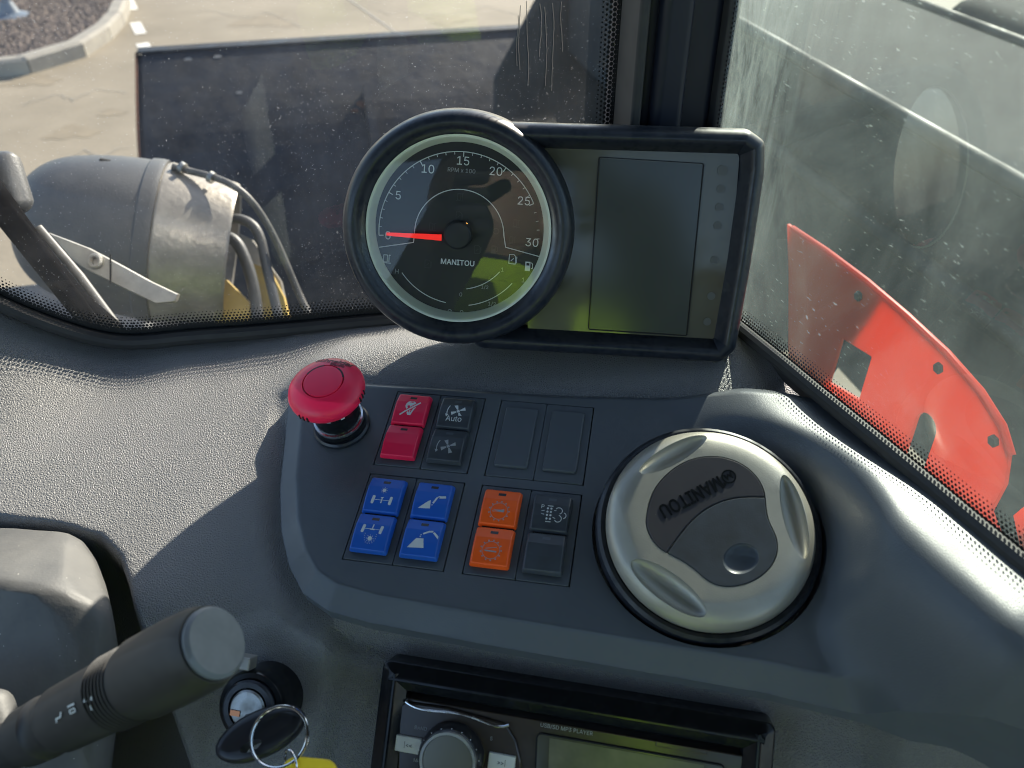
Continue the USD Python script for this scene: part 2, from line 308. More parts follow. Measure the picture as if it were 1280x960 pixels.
def glass_mat(name, dust, spots, scratch, tint=(.93, .96, .95), haze_col=(.9, .88, .82), edge=None, ior=1.45, stretch=(9., 9., 9.)):
    """A pane: clear, glossy by its angle, with a film of dust that the sun lights from behind, specks and fine wiper scratches."""
    n = {'g': ('geometry', {}), 'n0': ('mapping', {'rotation': (.3, .4, .5), 'scale': stretch}), 'n1': ('noise_texture', {'scale': 1., 'detail': 7., 'roughness': .68, 'distortion': .6}), 'r1': ('map_range', {'from_min': .36, 'from_max': .72, 'to_min': dust[0], 'to_max': dust[1], 'clamp': True}),
         'v': ('voronoi_texture', {'scale': spots[0]}), 'vn': ('noise_texture', {'scale': spots[0] * .3, 'detail': 3.}), 'vs': ('math', {'math_type': 'multiply', 'value2': spots[1]}), 'vl': ('math', {'math_type': 'less_than'}),
         'vk': ('math', {'math_type': 'multiply', 'value2': spots[2]}),
         'mp': ('mapping', {'rotation': (0.0, .5, .9), 'scale': (700., 14., 700.)}), 'sc': ('noise_texture', {'scale': 1., 'detail': 2.}), 'sr': ('map_range', {'from_min': .66, 'from_max': .74, 'to_min': 0., 'to_max': scratch, 'clamp': True}),
         'sk': ('noise_texture', {'scale': 14., 'detail': 2.}), 'sk2': ('map_range', {'from_min': .45, 'from_max': .62, 'clamp': True}), 'sx': ('math', {'math_type': 'multiply'}),
         'a1': ('math', {'math_type': 'add'}), 'a2': ('math', {'math_type': 'add', 'use_clamp': True}),
         'dc': ('mix', {'color1': (0, 0, 0), 'color2': haze_col}), 'tc': ('mix', {'color1': tint, 'color2': (0, 0, 0)}),
         't': ('transparent_bsdf', {}), 'd': ('translucent_bsdf', {}), 'add': ('add_closure', {}), 'gl': ('glossy_bsdf', {'roughness': .02, 'color': (1, 1, 1)}), 'f': ('fresnel', {'IOR': ior}), 'out': ('mix_closure', {})}
    L = [('g.position', 'n0.vector'), ('n0.vector', 'n1.vector'), ('n1.fac', 'r1.value'), ('g.position', 'v.vector'), ('g.position', 'vn.vector'), ('vn.fac', 'vs.value1'), ('v.distance', 'vl.value1'), ('vs.value', 'vl.value2'), ('vl.value', 'vk.value1'),
         ('g.position', 'mp.vector'), ('mp.vector', 'sc.vector'), ('sc.fac', 'sr.value'), ('g.position', 'sk.vector'), ('sk.fac', 'sk2.value'), ('sr.result', 'sx.value1'), ('sk2.result', 'sx.value2'),
         ('r1.result', 'a1.value1'), ('vk.value', 'a1.value2'), ('a1.value', 'a2.value1'), ('sx.value', 'a2.value2'), ('a2.value', 'dc.fac'), ('a2.value', 'tc.fac'),
         ('dc.color', 'd.color'), ('tc.color', 't.color'), ('t.BSDF', 'add.closure1'), ('d.BSDF', 'add.closure2'), ('f.fac', 'out.fac'), ('add.closure', 'out.closure1'), ('gl.BSDF', 'out.closure2')]
    if edge:                                                                 # a band of dried dirt along the pillar, thicker towards the edge
        n.update({'ep': ('separate_xyz', {}), 'em': ('map_range', {'range_type': 'smoothstep', 'from_min': edge[0], 'from_max': edge[1], 'to_min': 0., 'to_max': edge[2], 'clamp': True}), 'en0': ('mapping', {'scale': (60., 60., 16.)}), 'en': ('noise_texture', {'scale': 1., 'detail': 6., 'roughness': .7, 'distortion': 1.}),
                  'er': ('map_range', {'from_min': .35, 'from_max': .7, 'clamp': True}), 'ex': ('math', {'math_type': 'multiply'}), 'ea': ('math', {'math_type': 'add', 'use_clamp': True})})
        L = [l for l in L if l[0] != 'a2.value'] + [('g.position', 'ep.vector'), ('ep.y', 'em.value'), ('g.position', 'en0.vector'), ('en0.vector', 'en.vector'), ('en.fac', 'er.value'), ('em.result', 'ex.value1'), ('er.result', 'ex.value2'),
             ('a2.value', 'ea.value1'), ('ex.value', 'ea.value2'), ('ea.value', 'dc.fac'), ('ea.value', 'tc.fac')]
    MATS[name] = usdkit.material(stage, '/World/Looks/' + name, n, L, surface='out.closure')
glass_mat('windscreen_glass', (.002, .011), (420, .17, .16), .08, ior=1.36, haze_col=(.78, .84, .92))
glass_mat('side_glass', (.020, .065), (520, .035, .03), .14, tint=(.74, .85, .84), haze_col=(.60, .76, .72), edge=(.36, .47, .20), stretch=(4., 14., 9.))
MATS['clear_lens'] = usdkit.material(stage, '/World/Looks/clear_lens', {'t': ('transparent_bsdf', {'color': (.94, .95, .94)}), 'g': ('glossy_bsdf', {'roughness': .015, 'color': (1, 1, 1)}), 'f': ('fresnel', {'IOR': 1.5}), 'o': ('mix_closure', {})},
                                     [('f.fac', 'o.fac'), ('t.BSDF', 'o.closure1'), ('g.BSDF', 'o.closure2')], surface='o.closure')

# ------------------------------------------------------------------ yard: ground, island, markings
def sheet(poly, z, smooth=False):
    v, f = tri2d([np.array(sg.polygon.orient(poly, 1).exterior.coords)[:-1]])
    return trimesh.Trimesh(np.column_stack([v, np.full(len(v), z)]), f, process=False)
def ground_at(px, py, z=0.0):
    d = ray(px, py) @ CAM; return (EYE + d * ((z - EYE[2]) / d[2]))
ROADZ = 0.0
single('ground', sheet(sg.box(-300, -300, 300, 300), 0.0), 'concrete', kind='structure')
gp = lambda px, py, z=.12: tuple(ground_at(px, py, z)[:2])
isl = [gp(-60, 84), gp(20, 76), gp(80, 62), gp(125, 40), gp(152, 14), gp(160, -10)]
curve = spline(np.array([[*p, 0] for p in isl]), 60)[:, :2]
far = [(curve[-1][0] - .6, curve[-1][1] + 5), (-30, 34), (-30, curve[0][1])]
island = sg.Polygon([*map(tuple, curve), *far]).buffer(0)
kerb = Thing('kerb', 'weathered grey concrete kerb curving round the gravel island', 'kerb', loc=[*curve[20], 0])
bed = island.buffer(-.14)
run = np.r_[0, np.cumsum(np.linalg.norm(np.diff(curve, axis=0), axis=1))]
stone_len = .55; k = 0.0
while k + stone_len < run[-1] + .4:
    s0, s1 = k, min(k + stone_len - .012, run[-1]); k += stone_len
    if s1 - s0 < .05: break
    P = lambda q: np.array([np.interp(q, run, curve[:, 0]), np.interp(q, run, curve[:, 1])])
    a, b = P(s0), P(s1); d = (b - a) / np.linalg.norm(b - a); nn = np.array([-d[1], d[0]])
    L = np.linalg.norm(b - a); j = rng.uniform(-.006, .006)
    prof = [(0, 0), (0, .105 + j), (.03, .125 + j), (.13, .125 + j), (.13, 0)]
    g = M3.extrude(CS([prof[::-1]]), L); g = tm(g)
    v = g.vertices.copy(); g.vertices = np.column_stack([a[0] + d[0] * v[:, 2] + nn[0] * v[:, 0], a[1] + d[1] * v[:, 2] + nn[1] * v[:, 0], v[:, 1]])
    if g.volume < 0: g.invert()
    kerb.wpart('kerb_stone', g, 'kerb_stone', smooth=False)
single('gravel_bed', sheet(bed.simplify(.01), .085), 'gravel_base', kind='structure')
# loose stones of the island, as far as the view reaches
near = bed.intersection(sg.Polygon([gp(-60, 90), gp(200, 90), gp(200, -25), gp(-60, -25)]))
pts = []
x0, y0, x1, y1 = near.bounds
while len(pts) < 9000:
    q = rng.uniform([x0, y0], [x1, y1])
    if near.contains(sg.Point(q)): pts.append(q)
ico = trimesh.creation.icosphere(0); V, F = [], []
for i, q in enumerate(pts):
    sc = rng.uniform(.014, .036); r3 = trimesh.transformations.random_rotation_matrix(rng.random(3))[:3, :3]
    v = (ico.vertices * [1, .8, .6] * sc) @ r3.T + [q[0], q[1], .085 + sc * .35]
    V.append(v); F.append(ico.faces + len(ico.vertices) * i)
single('gravel', trimesh.Trimesh(np.vstack(V), np.vstack(F), process=False), 'gravel', 'brown and grey loose gravel filling the kerbed island', 'gravel', kind='stuff', smooth=False)
for i, (a, b, w, lab) in enumerate([((158, -6), (166, 12), .10, 'farthest'), ((169, 28), (176, 42), .10, 'middle'), ((178, 54), (187, 72), .11, 'nearest')]):
    p, q = np.array(gp(*a, .004)), np.array(gp(*b, .004)); d = (q - p) / np.linalg.norm(q - p); nn = np.array([-d[1], d[0]]) * w / 2
    single('road_marking', sheet(sg.Polygon([p + nn, q + nn, q - nn, p - nn]), .004), 'road_paint', f'worn white painted road dash, {lab} from the cab of the three', 'road marking')
j0, j1 = np.array(gp(438, 0, .004)), np.array(gp(500, 44, .004)); j0, j1 = j0 + (j0 - j1) * 2, j1
d = (j1 - j0) / np.linalg.norm(j1 - j0); nn = np.array([-d[1], d[0]]) * .012
single('slab_joint', sheet(sg.Polygon([j0 + nn, j1 + nn, j1 - nn, j0 - nn]), .004), 'kerb_stone', kind='structure')
for k_, line_ in enumerate(([(30, 130), (70, 118), (92, 124), (120, 112), (170, 116)], [(250, 12), (300, 22), (330, 18), (395, 34)], [(60, 205), (110, 186), (125, 196), (172, 180)], [(470, 14), (540, 20), (610, 10), (690, 24)])):
    q_ = [gp(a_ + rng.normal(0, 2), b_ + rng.normal(0, 1.5), .004) for (a0, b0), (a1, b1) in zip(line_[:-1], line_[1:]) for a_, b_ in [(a0 + (a1 - a0) * t_, b0 + (b1 - b0) * t_) for t_ in (0, .25, .5, .75)]]
    cg = sg.LineString(q_).buffer(.004, cap_style=2); cg = cg if cg.geom_type == 'Polygon' else max(cg.geoms, key=lambda g: g.area)
    single('ground_crack', sheet(sg.Polygon(cg.exterior), .004), 'kerb_stone', kind='structure')
for px_, py_, r_ in ((90, 165, .16), (140, 140, .09), (330, 26, .28), (560, 24, .22), (40, 100, .20)):
    c0 = np.array(gp(px_, py_, .005)); single('oil_stain', sheet(sg.Polygon([tuple(c0 + r_ * (1 + .25 * math.sin(3 * a + px_) + .15 * math.sin(7 * a)) * np.array([math.cos(a), .8 * math.sin(a)])) for a in np.linspace(0, 6.2, 40)]), .002), 'stain', kind='structure')
pf = ground_at(14, 22, .09)
sp = Thing('sign_post', 'blue grey steel post with flared foot on the gravel island', 'post', loc=pf)
sp.part('foot', lathe([(0, 0), (.19, 0), (.19, .015), (.09, .05), (.055, .14), (0, .14)], 24), 'post_blue')
sp.part('pole', lathe([(0, .12), (.045, .12), (.045, 2.4), (0, 2.4)], 24), 'post_blue')

# ------------------------------------------------------------------ the bucket, boom and other parts of the machine outside the glass
TL = at(178, 68, 2.75); Zt = TL[2]
bk = Thing('loader_bucket', 'wide dark steel loader bucket, its dusty curved back towards the windscreen', 'bucket', Frame(TL * [1, 1, 0], RIGHT, FWD))
prof = spline(np.array([[0, Zt, 0], [-.20, Zt - .10, 0], [-.42, Zt - .24, 0], [-.66, Zt - .52, 0], [-.78, Zt - .85, 0], [-.74, Zt - 1.1, 0], [-.5, .10, 0], [.1, .06, 0], [.7, .06, 0]]), 40)[:, :2]
ln = sg.LineString(prof); strip = ln.buffer(.007, cap_style=2)
WB = 2.45
def side_extrude(poly, x0, x1):
    g = flat(poly, 0, x1 - x0); v = g.vertices.copy(); g.vertices = np.column_stack([x0 + v[:, 2], v[:, 0], v[:, 1]]); g.fix_normals(); return g
bk.part('back_sheet', side_extrude(strip, 0, WB), 'bucket_steel')
sidepoly = sg.Polygon([tuple(p) for p in prof] + [(.45, .55), (.1, Zt - .1)]).buffer(0)
bk.part('side_plate', side_extrude(sidepoly, -.016, 0), 'bucket_steel'); bk.part('side_plate', side_extrude(sidepoly, WB, WB + .016), 'bucket_steel')
bk.part('top_lip', rbox(-.016, WB + .016, -.010, .05, Zt + .003, Zt + .012, .003), 'bucket_steel')
bk.part('edge_strip', side_extrude(ln.buffer(.010, cap_style=2).intersection(sg.box(-1, .3, .2, 2)), -.021, -.016), 'rust')
for x in (.72, 1.62): bk.part('rib', side_extrude(sg.LineString(prof[3:26] + [[-.035, 0]]).buffer(.03, cap_style=2), x, x + .03), 'bucket_steel')
def on_bucket(px, py):
    best = None
    for z in np.arange(1.6, 3.2, .004):
        q = bk.frame.inv(at(px, py, z)); dd_ = ln.distance(sg.Point(q[1], q[2]))
        if best is None or dd_ < best[0]: best = (dd_, q)
    return best[1]
for px_, py_, r_, mt_ in ((458, 132, .028, 'rust'), (444, 140, .012, 'rust'), (300, 118, .010, 'bucket_scuff'), (236, 76, .012, 'bucket_scuff'), (272, 73, .012, 'bucket_scuff')):
    q_ = on_bucket(px_, py_); g_ = sg.Polygon([(r_ * (1 + .25 * math.sin(3 * a + px_)) * math.cos(a), .75 * r_ * (1 + .3 * math.cos(2 * a)) * math.sin(a)) for a in np.linspace(0, 6.2, 20)])
    e_ = np.array([q_[0], q_[1], q_[2]]); t_ = np.array([0, -.8, -.6]); k_ = int(np.argmin(np.hypot(prof[:, 0] - q_[1], prof[:, 1] - q_[2]))); t_ = np.array([0, *(prof[max(k_ - 1, 0)] - prof[min(k_ + 1, len(prof) - 1)])])
    bk.part('rust_patch' if mt_ == 'rust' else 'scuff', placed(flat(g_, .007, .0085), e_, [1, 0, 0], t_), mt_, smooth=False)
E0 = at(1160, 165, 1.0)                                                   # a point of the boom's near upper edge
bm = Thing('loader_boom', 'long dark grey box section boom along the right side of the cab', 'boom', Frame(E0, RIGHT, FWD))
bm.part('outer_section', rbox(0, .40, -3.0, 1.15, -.40, 0, .018), 'boom_paint')
bm.part('inner_section', rbox(.03, .31, 1.12, 1.75, -.36, -.04, .015), 'boom_paint')
bm.part('wear_strip', box(.02, .32, 1.13, 1.16, -.39, .012), 'black_plastic')
hd = bm.frame.inv(at(650, 80, 2.6))
bm.part('boom_head', rhull([(.05, 1.7, -.05), (.29, 1.7, -.05), (.05, 1.7, -.33), (.29, 1.7, -.33), (hd[0] - .07, hd[1] - .03, -.45), (hd[0] + .09, hd[1] - .03, -.45), (hd[0] - .07, hd[1] + .1, -1.25), (hd[0] + .09, hd[1] + .1, -1.25), (hd[0] - .07, hd[1] - .1, -.95), (hd[0] + .09, hd[1] - .1, -.95)], .025), 'boom_paint')
bm.part('added_edge_tube', tube([(.004, -2.9, -.002), (.004, 1.1, -.002)], .011), 'boom_edge')  # tube added on the near upper edge to catch the sun streak
bm.part('added_edge_tube', tube([(.396, -2.9, -.002), (.396, 1.1, -.002)], .012), 'boom_edge')  # same added tube on the far edge, for the second streak
bm.part('hydraulic_pipe', tube([(-.03, -2.8, -.13), (-.03, 1.1, -.13)], .012), 'boom_paint')
ec = Thing('engine_cover', 'dark grey engine cover beyond the boom at the top right', 'engine cover', bm.frame)
ec.part('cover', rbox(.56, 1.30, -2.6, .75, -.9, -.02, .06), 'boom_paint'); ec.part('vent_panel', rbox(.70, 1.16, -.9, .3, -.03, -.008, .01), 'black_plastic')
# work lamp housing: a moulded shell with a worn metal band, seen from its side just beyond the glass
la = np.array([.95, .12, .28]) @ CAM; la /= np.linalg.norm(la); lu = -np.array([-.10, 1, 0.1]) @ CAM
LF = Frame(at(196, 302, .95), np.cross(lu, la), lu); LF = Frame(LF.o, np.cross(lu - la * (lu @ la), la), lu - la * (lu @ la))
wl = Thing('work_lamp', 'round grey plastic work lamp housing with worn metal band, just outside the windscreen', 'lamp', LF)
wl.part('shell', lathe([(float(a_), float(b_)) for a_, b_ in spline(np.array([[.002, -.150, 0], [.030, -.146, 0], [.055, -.134, 0], [.074, -.112, 0], [.085, -.08, 0], [.0915, -.04, 0], [.0935, 0, 0]]), 30)[:, :2]] + [(.090, 0), (.086, -.04), (.07, -.10), (0, -.135)], 96), 'lamp_shell')
wl.part('shell_lip', lathe([(.0935, -.012), (.0955, -.010), (.0965, 0.0), (.0955, .006), (.092, .006), (.092, -.012), (.0935, -.012)], 80), 'lamp_shell')
wl.part('band', lathe([(.0925, .006), (.0945, .010), (.0905, .040), (.0845, .082), (.0825, .086), (.080, .084), (.086, .04), (.089, .006), (.0925, .006)], 80), 'lamp_band')
for a in (62, 118): wl.part('slot', placed(rbox(-.006, .006, -.0025, .0025, -.002, .002, .0012), [.0885 * math.cos(math.radians(a)), .0885 * math.sin(math.radians(a)), -.055], [0, 0, 1], [-math.sin(math.radians(a)), math.cos(math.radians(a)), 0]), 'dark_gap')
L2 = lambda px, py, z: LF.inv(at(px, py, z))
wl.wpart('cable', tube(spline([at(215, 208, .90), at(268, 222, .90), at(300, 238, .90), at(335, 282, .92), at(358, 330, .94), at(386, 392, .95)], 50), .0040), 'hose')
for k_ in (.12, .55): wl.wpart('hose_clamp', tube([at(215 + (300 - 215) * k_, 208 + 28 * k_ - 3, .9), at(215 + (300 - 215) * k_ + 5, 210 + 28 * k_ - 2, .9)], .0068), 'steel')
wl.wpart('bracket', tube(spline([at(282, 276, .93), at(300, 274, .93), at(316, 282, .93), at(330, 318, .93), at(342, 370, .93), at(352, 420, .93)], 40), .0058), 'lamp_shell')
wl.wpart('inner_hoop', tube(spline([at(276, 296, .95), at(292, 300, .95), at(305, 320, .95), at(318, 365, .95), at(322, 410, .95)], 40), .0070), 'lamp_shell')
for pp, z, mt in (([(272, 350), (284, 350), (314, 380), (312, 420), (270, 420)], .96, 'yellow_stain'), ([(318, 330), (338, 338), (356, 372), (366, 415), (318, 420)], .97, 'yellow_stain'), ([(300, 292), (316, 300), (352, 352), (362, 400), (338, 400), (322, 345)], .985, 'bracket_metal')):
    f = Frame(at(300, 360, z), CAM[0], -CAM[1]); wl.wpart('mounting_plate', placed(flat(sg.Polygon(f.pts(pp)), -.004, .004), f.o, f.x, f.y), mt)
# mirror arm on the left corner of the cab
ma = Thing('mirror_arm', 'black mirror arm with a pale metal bracket at the lower left corner of the windscreen', 'mirror arm', Frame(at(70, 330, .62), RIGHT, FWD))
ma.wpart('bar', tube([at(-30, 205, .60), at(0, 246, .605), at(52, 318, .61), at(100, 376, .615), at(142, 412, .62), at(160, 440, .62)], .0075), 'matte_black')
ma.wpart('bar_shield', rhull([at(-40, 190, .60), at(-10, 262, .598), at(58, 318, .605), at(112, 392, .612), at(150, 440, .615), at(-46, 214, .62), at(0, 276, .62), at(132, 440, .64)], .003), 'matte_black')
ma.wpart('bar', tube([at(48, 285, .63), at(100, 345, .63), at(150, 412, .63), at(165, 440, .63)], .0035), 'hose')
f = Frame(at(140, 335, .66), CAM[0], -CAM[1])
bp = sg.Polygon(f.pts([(62, 291), (86, 300), (112, 310), (150, 330), (190, 352), (224, 368), (220, 378), (196, 380), (152, 359), (108, 337), (92, 326)]))
ma.wpart('bracket', placed(loft(bp, [(0, -.002), (0, .001), (-.0008, .002)], 120), f.o, f.x, f.y), 'bracket_metal')
bx = f.xy(122, 327)
ma.wpart('bolt', placed(moved(lathe([(.0028, 0), (.0062, 0), (.0062, .003), (.005, .004), (.0034, .004), (.0028, .001)], 24), [*bx, .002]), f.o, f.x, f.y), 'bracket_metal')
ma.wpart('joint_line', placed(moved(box(-.0006, .0006, -.012, .012, 0, .0006), [*f.xy(140, 337), .0022]), f.o, f.x, f.y), 'dark_gap')
ma.wpart('mirror_back', rhull([at(-45, 205, .66), at(10, 205, .62), at(24, 250, .62), at(-45, 285, .66), at(-45, 205, .72), at(14, 215, .70)], .010), 'lamp_shell')
ch = Thing('chassis_front', 'dark steel front frame of the machine under the mirror arm', 'machine frame', Frame(at(90, 420, 1.15), RIGHT, FWD))
ch.part('frame_plate', rbox(-.9, .10, -.25, .22, -.6, -.02, .02), 'bucket_steel')
ch.part('frame_plate', rbox(.05, .62, -.30, .05, -.75, -.16, .02), 'bucket_steel')
# red translucent plastic guard beyond the side window
RF = Frame(at(1150, 500, .56), -FWD, [0, 0, 1])
rg = Thing('red_guard', 'bright red translucent plastic guard plate with slots, outside the side window', 'guard plate', RF)
outer = sg.Polygon(RF.pts([(984, 280), (1030, 312), (1080, 350), (1130, 393), (1180, 440), (1222, 488), (1250, 532), (1261, 570), (1256, 606), (1238, 640), (1300, 800), (1000, 700), (985, 480), (986, 350)]))
notch = sg.Polygon(RF.pts([(1052, 422), (1090, 446), (1074, 500), (1036, 478)])).buffer(-.001).buffer(.001)
slot = sg.LineString(RF.pts([(1157, 534), (1138, 590)])).buffer(.0105)
rg.part('plate', flat(outer.difference(notch).difference(slot).simplify(.0003), -.0025, 0), 'red_plastic')
rg.part('support_bar', rhull([[*RF.xy(1200, 690), -.008], [*RF.xy(1302, 664), -.008], [*RF.xy(1200, 700), -.03], [*RF.xy(1302, 674), -.03]], .004), 'bucket_steel')
rg.part('support_bar', rhull([[*RF.xy(1150, 690), -.02], [*RF.xy(1170, 690), -.02], [*(RF.xy(1150, 690) + [0, -1.0]), -.02], [*(RF.xy(1170, 690) + [0, -1.0]), -.02]], .006), 'bucket_steel')
edge_ = [(1030, 314), (1080, 352), (1130, 395), (1180, 442), (1222, 490), (1249, 533)]
for q_ in edge_[1::2]:
    rg.part('bolt', moved(lathe([(0, 0), (.0042, 0), (.0042, .0016), (.0030, .0026), (0, .0026)], 6), [*RF.xy(q_[0] - 6, q_[1] + 18), 0.]), 'boom_edge', smooth=False)
rg.part('folded_edge', tube(np.array([[*RF.xy(a_, b_), -.0022] for a_, b_ in [(988, 286)] + edge_ + [(1260, 570)]]), .0028, 10), 'red_plastic')
rg.part('added_shade_plate', flat(sg.Polygon(RF.pts([(960, 250), (1032, 300), (1102, 372), (1064, 428), (1000, 520), (1000, 700), (986, 480)])).intersection(U(outer.buffer(-.0012), sg.Polygon(RF.pts([(960, 300), (1000, 300), (1000, 700), (960, 700)])))).difference(notch), -.0045, -.0037), 'bucket_steel')  # dark plate added behind the guard, blocks light so its far part darkens
rg.part('lower_tab', flat(sg.Polygon(RF.pts([(1264, 645), (1310, 606), (1330, 720), (1276, 700)])), -.004, -.0015), 'red_plastic')

# ------------------------------------------------------------------ cab shell: roof, pillars, walls
P0, P1 = at(810, 385, .53), at(853, 0, .425)
W1, W2 = at(150, 418, .513), at(470, 393, .529)
wx = W2 - W1; wx[2] = 0
FW = Frame(W2, wx, [-.0035, .062, 1.0])                                   # windscreen
S1, S3 = at(950, 420, .456), at(1280, 690, .309)
sx = S3 - S1; sx[2] = 0
FS = Frame(S1, sx, [.02, 0, 1.0])                                          # right side window
CF = Frame([0, 0, 0], RIGHT, FWD)
cab = Thing('unseen_cab_shell', 'dark cab body out of view around the driving position', 'cab', CF)
cab.part('roof', rbox(-.85, .36, -1.15, .57, 2.47, 2.53, .02), 'cab_dark')  # out of view; keeps sky light off the dash, front edge lets sun reach the collar
cab.part('floor', box(-.85, .36, -1.15, .55, .74, .78), 'cab_dark')
cab.part('rear_wall', box(-.85, .36, -1.16, -1.12, .78, 2.15), 'cab_dark')  # out of view; height set to darken the interior and fascia
cab.part('door', box(-.87, -.84, -1.12, .40, .78, 1.80), 'cab_dark')  # out of view; height set to keep side light off the fascia
cab.part('side_wall', box(.30, .33, -1.12, .25, .78, 1.70), 'cab_dark')
for x in (-.85, .31):
    cab.part('rear_pillar', rbox(x, x + .06, -1.16, -1.08, 1.4, 2.48, .01), 'cab_dark')
cab.part('left_pillar', rbox(-.87, -.80, .36, .44, .9, 2.48, .012), 'cab_dark')
ax = np.array([P1[0] - P0[0], P1[1] - P0[1], P1[2] - P0[2]]); ax /= ax[2]
pil = Thing('front_pillar', 'black steel corner pillar between the windscreen and the side window', 'pillar', Frame(P0, RIGHT, FWD))
def pillar(x0, x1, y0, y1, r, z0=-.95, z1=.71):
    pp = []
    for z in (z0, z1):
        o = pil.frame.inv(P0 + ax * z)
        pp += [(o[0] + x, o[1] + y, z) for x in (x0 + r, x1 - r) for y in (y0 + r, y1 - r)]
    return rhull(pp, r, BALL)
pil.part('post', pillar(-.024, .026, -.004, .05, .008), 'pillar_blue')
pil.part('trim_strip', pillar(-.015, .004, -.012, .0, .0055), 'pillar_blue')
pil.part('edge_strip', pillar(-.027, -.021, -.010, .02, .002), 'rubber')
pil.part('edge_strip', pillar(.023, .030, -.010, .02, .002), 'rubber')

def dots(frame, line, side, n, pitch, r0, r1, solid=.003):
    """Black ceramic dots printed in rows along an edge of the pane, shrinking away from it; and the solid band at the edge."""
    e = np.array(line); s = np.r_[0, np.cumsum(np.linalg.norm(np.diff(e, axis=0), axis=1))]
    out, hexa = [], np.array([[math.cos(a), math.sin(a)] for a in np.arange(8) * math.pi / 4])
    V, F = [], []
    for k in range(n):
        r = pitch * (r0 + (r1 - r0) * (k / max(n - 1, 1)))
        q = np.arange((k % 2) * pitch / 2, s[-1], pitch)
        x, y = np.interp(q, s, e[:, 0]), np.interp(q, s, e[:, 1])
        i = np.clip(np.searchsorted(s, q, 'right') - 1, 0, len(e) - 2); d = (e[i + 1] - e[i]) / np.linalg.norm(e[i + 1] - e[i], axis=1, keepdims=True)
        nn = np.stack([-d[:, 1], d[:, 0]], 1) * side; off = solid + pitch * .866 * k
        c = np.stack([x, y], 1) + nn * off
        for cx, cy in c:
            b = len(V) * 8; V.append(np.column_stack([hexa * r + [cx, cy], np.full(8, .0008 + .00002 * (k % 3))])); F += [[b, b + j, b + j + 1] for j in range(1, 7)]
    dm = trimesh.Trimesh(np.vstack(V), F, process=False)
    band = sg.LineString(e).buffer(solid, cap_style=2, single_sided=False)
    v, f = tri2d([np.array(sg.polygon.orient(band.simplify(.0002), 1).exterior.coords)[:-1]])
    bm_ = trimesh.Trimesh(np.column_stack([v, np.full(len(v), .0006)]), f, process=False)
    return dm, bm_
ws = Thing('windscreen', 'dusty windscreen pane with black dotted edge, left of the pillar', 'windscreen', FW)
wpx = [(-90, 318), (-40, 349), (0, 371), (60, 396), (110, 412), (150, 419), (220, 415), (300, 409), (470, 394), (620, 386), (740, 381)]
wl2 = np.array(FW.pts(wpx)); wl2 = np.array([[*q] for q in spline(np.column_stack([wl2, np.zeros(len(wl2))]), 60)[:, :2]])
pe0, pe1 = FW.inv(P0 + ax * 0.0 - RIGHT * .024)[:2], FW.inv(P0 + ax * .68 - RIGHT * .024)[:2]
pane = sg.Polygon([*map(tuple, wl2), tuple(pe0), tuple(pe1), (wl2[0][0] - .3, .70), (wl2[0][0] - .3, wl2[0][1] + .1)]).buffer(0)
if pane.geom_type != 'Polygon': pane = max(pane.geoms, key=lambda g: g.area)
v, f = tri2d([np.array(sg.polygon.orient(pane, 1).exterior.coords)[:-1]])
ws.part('pane', trimesh.Trimesh(np.column_stack([v, np.zeros(len(v))]), f, process=False), 'windscreen_glass', smooth=False)
a, b = dots(FW, wl2, 1, 6, .0023, .60, .16, .0035)
ws.part('dot_border', a, 'dark_gap', smooth=False, kind='stuff'); ws.part('black_border', b, 'gloss_black', smooth=False)
a, b = dots(FW, [pe0, pe1], 1, 6, .0026, .62, .2, .003)
ws.part('dot_border', a, 'dark_gap', smooth=False, kind='stuff'); ws.part('black_border', b, 'gloss_black', smooth=False)
ws.part('seal', tube(np.column_stack([wl2[:, 0], wl2[:, 1] - .003, np.full(len(wl2), .003)]), .0048, 10), 'rubber')
# a few dried drips on the glass
rib = np.array([[x, y - .002 - .013 * k, -.001] for x, y in wl2 for k in (0, 1)])
ws.part('rubber_skirt', trimesh.Trimesh(rib, [q for i in range(len(wl2) - 1) for q in ([2 * i, 2 * i + 1, 2 * i + 3], [2 * i, 2 * i + 3, 2 * i + 2])], process=False), 'rubber', smooth=False)
drip = []
for i in range(7):
    px = rng.uniform(640, 735); y0 = rng.uniform(0, 30); y1 = y0 + rng.uniform(50, 110); q = [FW.xy(px + 1.2 * math.sin(t * 5 + i) + rng.normal(0, .25), y0 + (y1 - y0) * t) for t in np.linspace(0, 1, 14)]
    drip.append(flat(sg.LineString(q).buffer(.00016), -.0009, -.0004))
ws.part('dried_drips', cat(*drip), 'drip', smooth=False, kind='stuff')
sw = Thing('side_window', 'hazy scratched side window pane with dotted black edge, right of the pillar', 'side window', FS)
spx = [(925, 400), (950, 420), (990, 452), (1035, 489), (1100, 541), (1160, 590), (1220, 640), (1280, 689), (1350, 745)]
sl2 = np.array(FS.pts(spx))
qe0, qe1 = FS.inv(P0 + RIGHT * .026)[:2], FS.inv(P0 + ax * .66 + RIGHT * .026)[:2]
pane = sg.Polygon([tuple(qe0), *map(tuple, sl2[1:]), (.9, sl2[-1][1]), (.9, .62), tuple(qe1)]).buffer(0)
if pane.geom_type != 'Polygon': pane = max(pane.geoms, key=lambda g: g.area)
v, f = tri2d([np.array(sg.polygon.orient(pane, 1).exterior.coords)[:-1]])
sw.part('pane', trimesh.Trimesh(np.column_stack([v, np.zeros(len(v))]), f, process=False), 'side_glass', smooth=False)
a, b = dots(FS, sl2, 1, 5, .0022, .46, .16, .0012)
sw.part('dot_border', a, 'dark_gap', smooth=False, kind='stuff'); sw.part('black_border', b, 'gloss_black', smooth=False)
a, b = dots(FS, [qe0, qe1], -1, 6, .0024, .60, .2, .002)
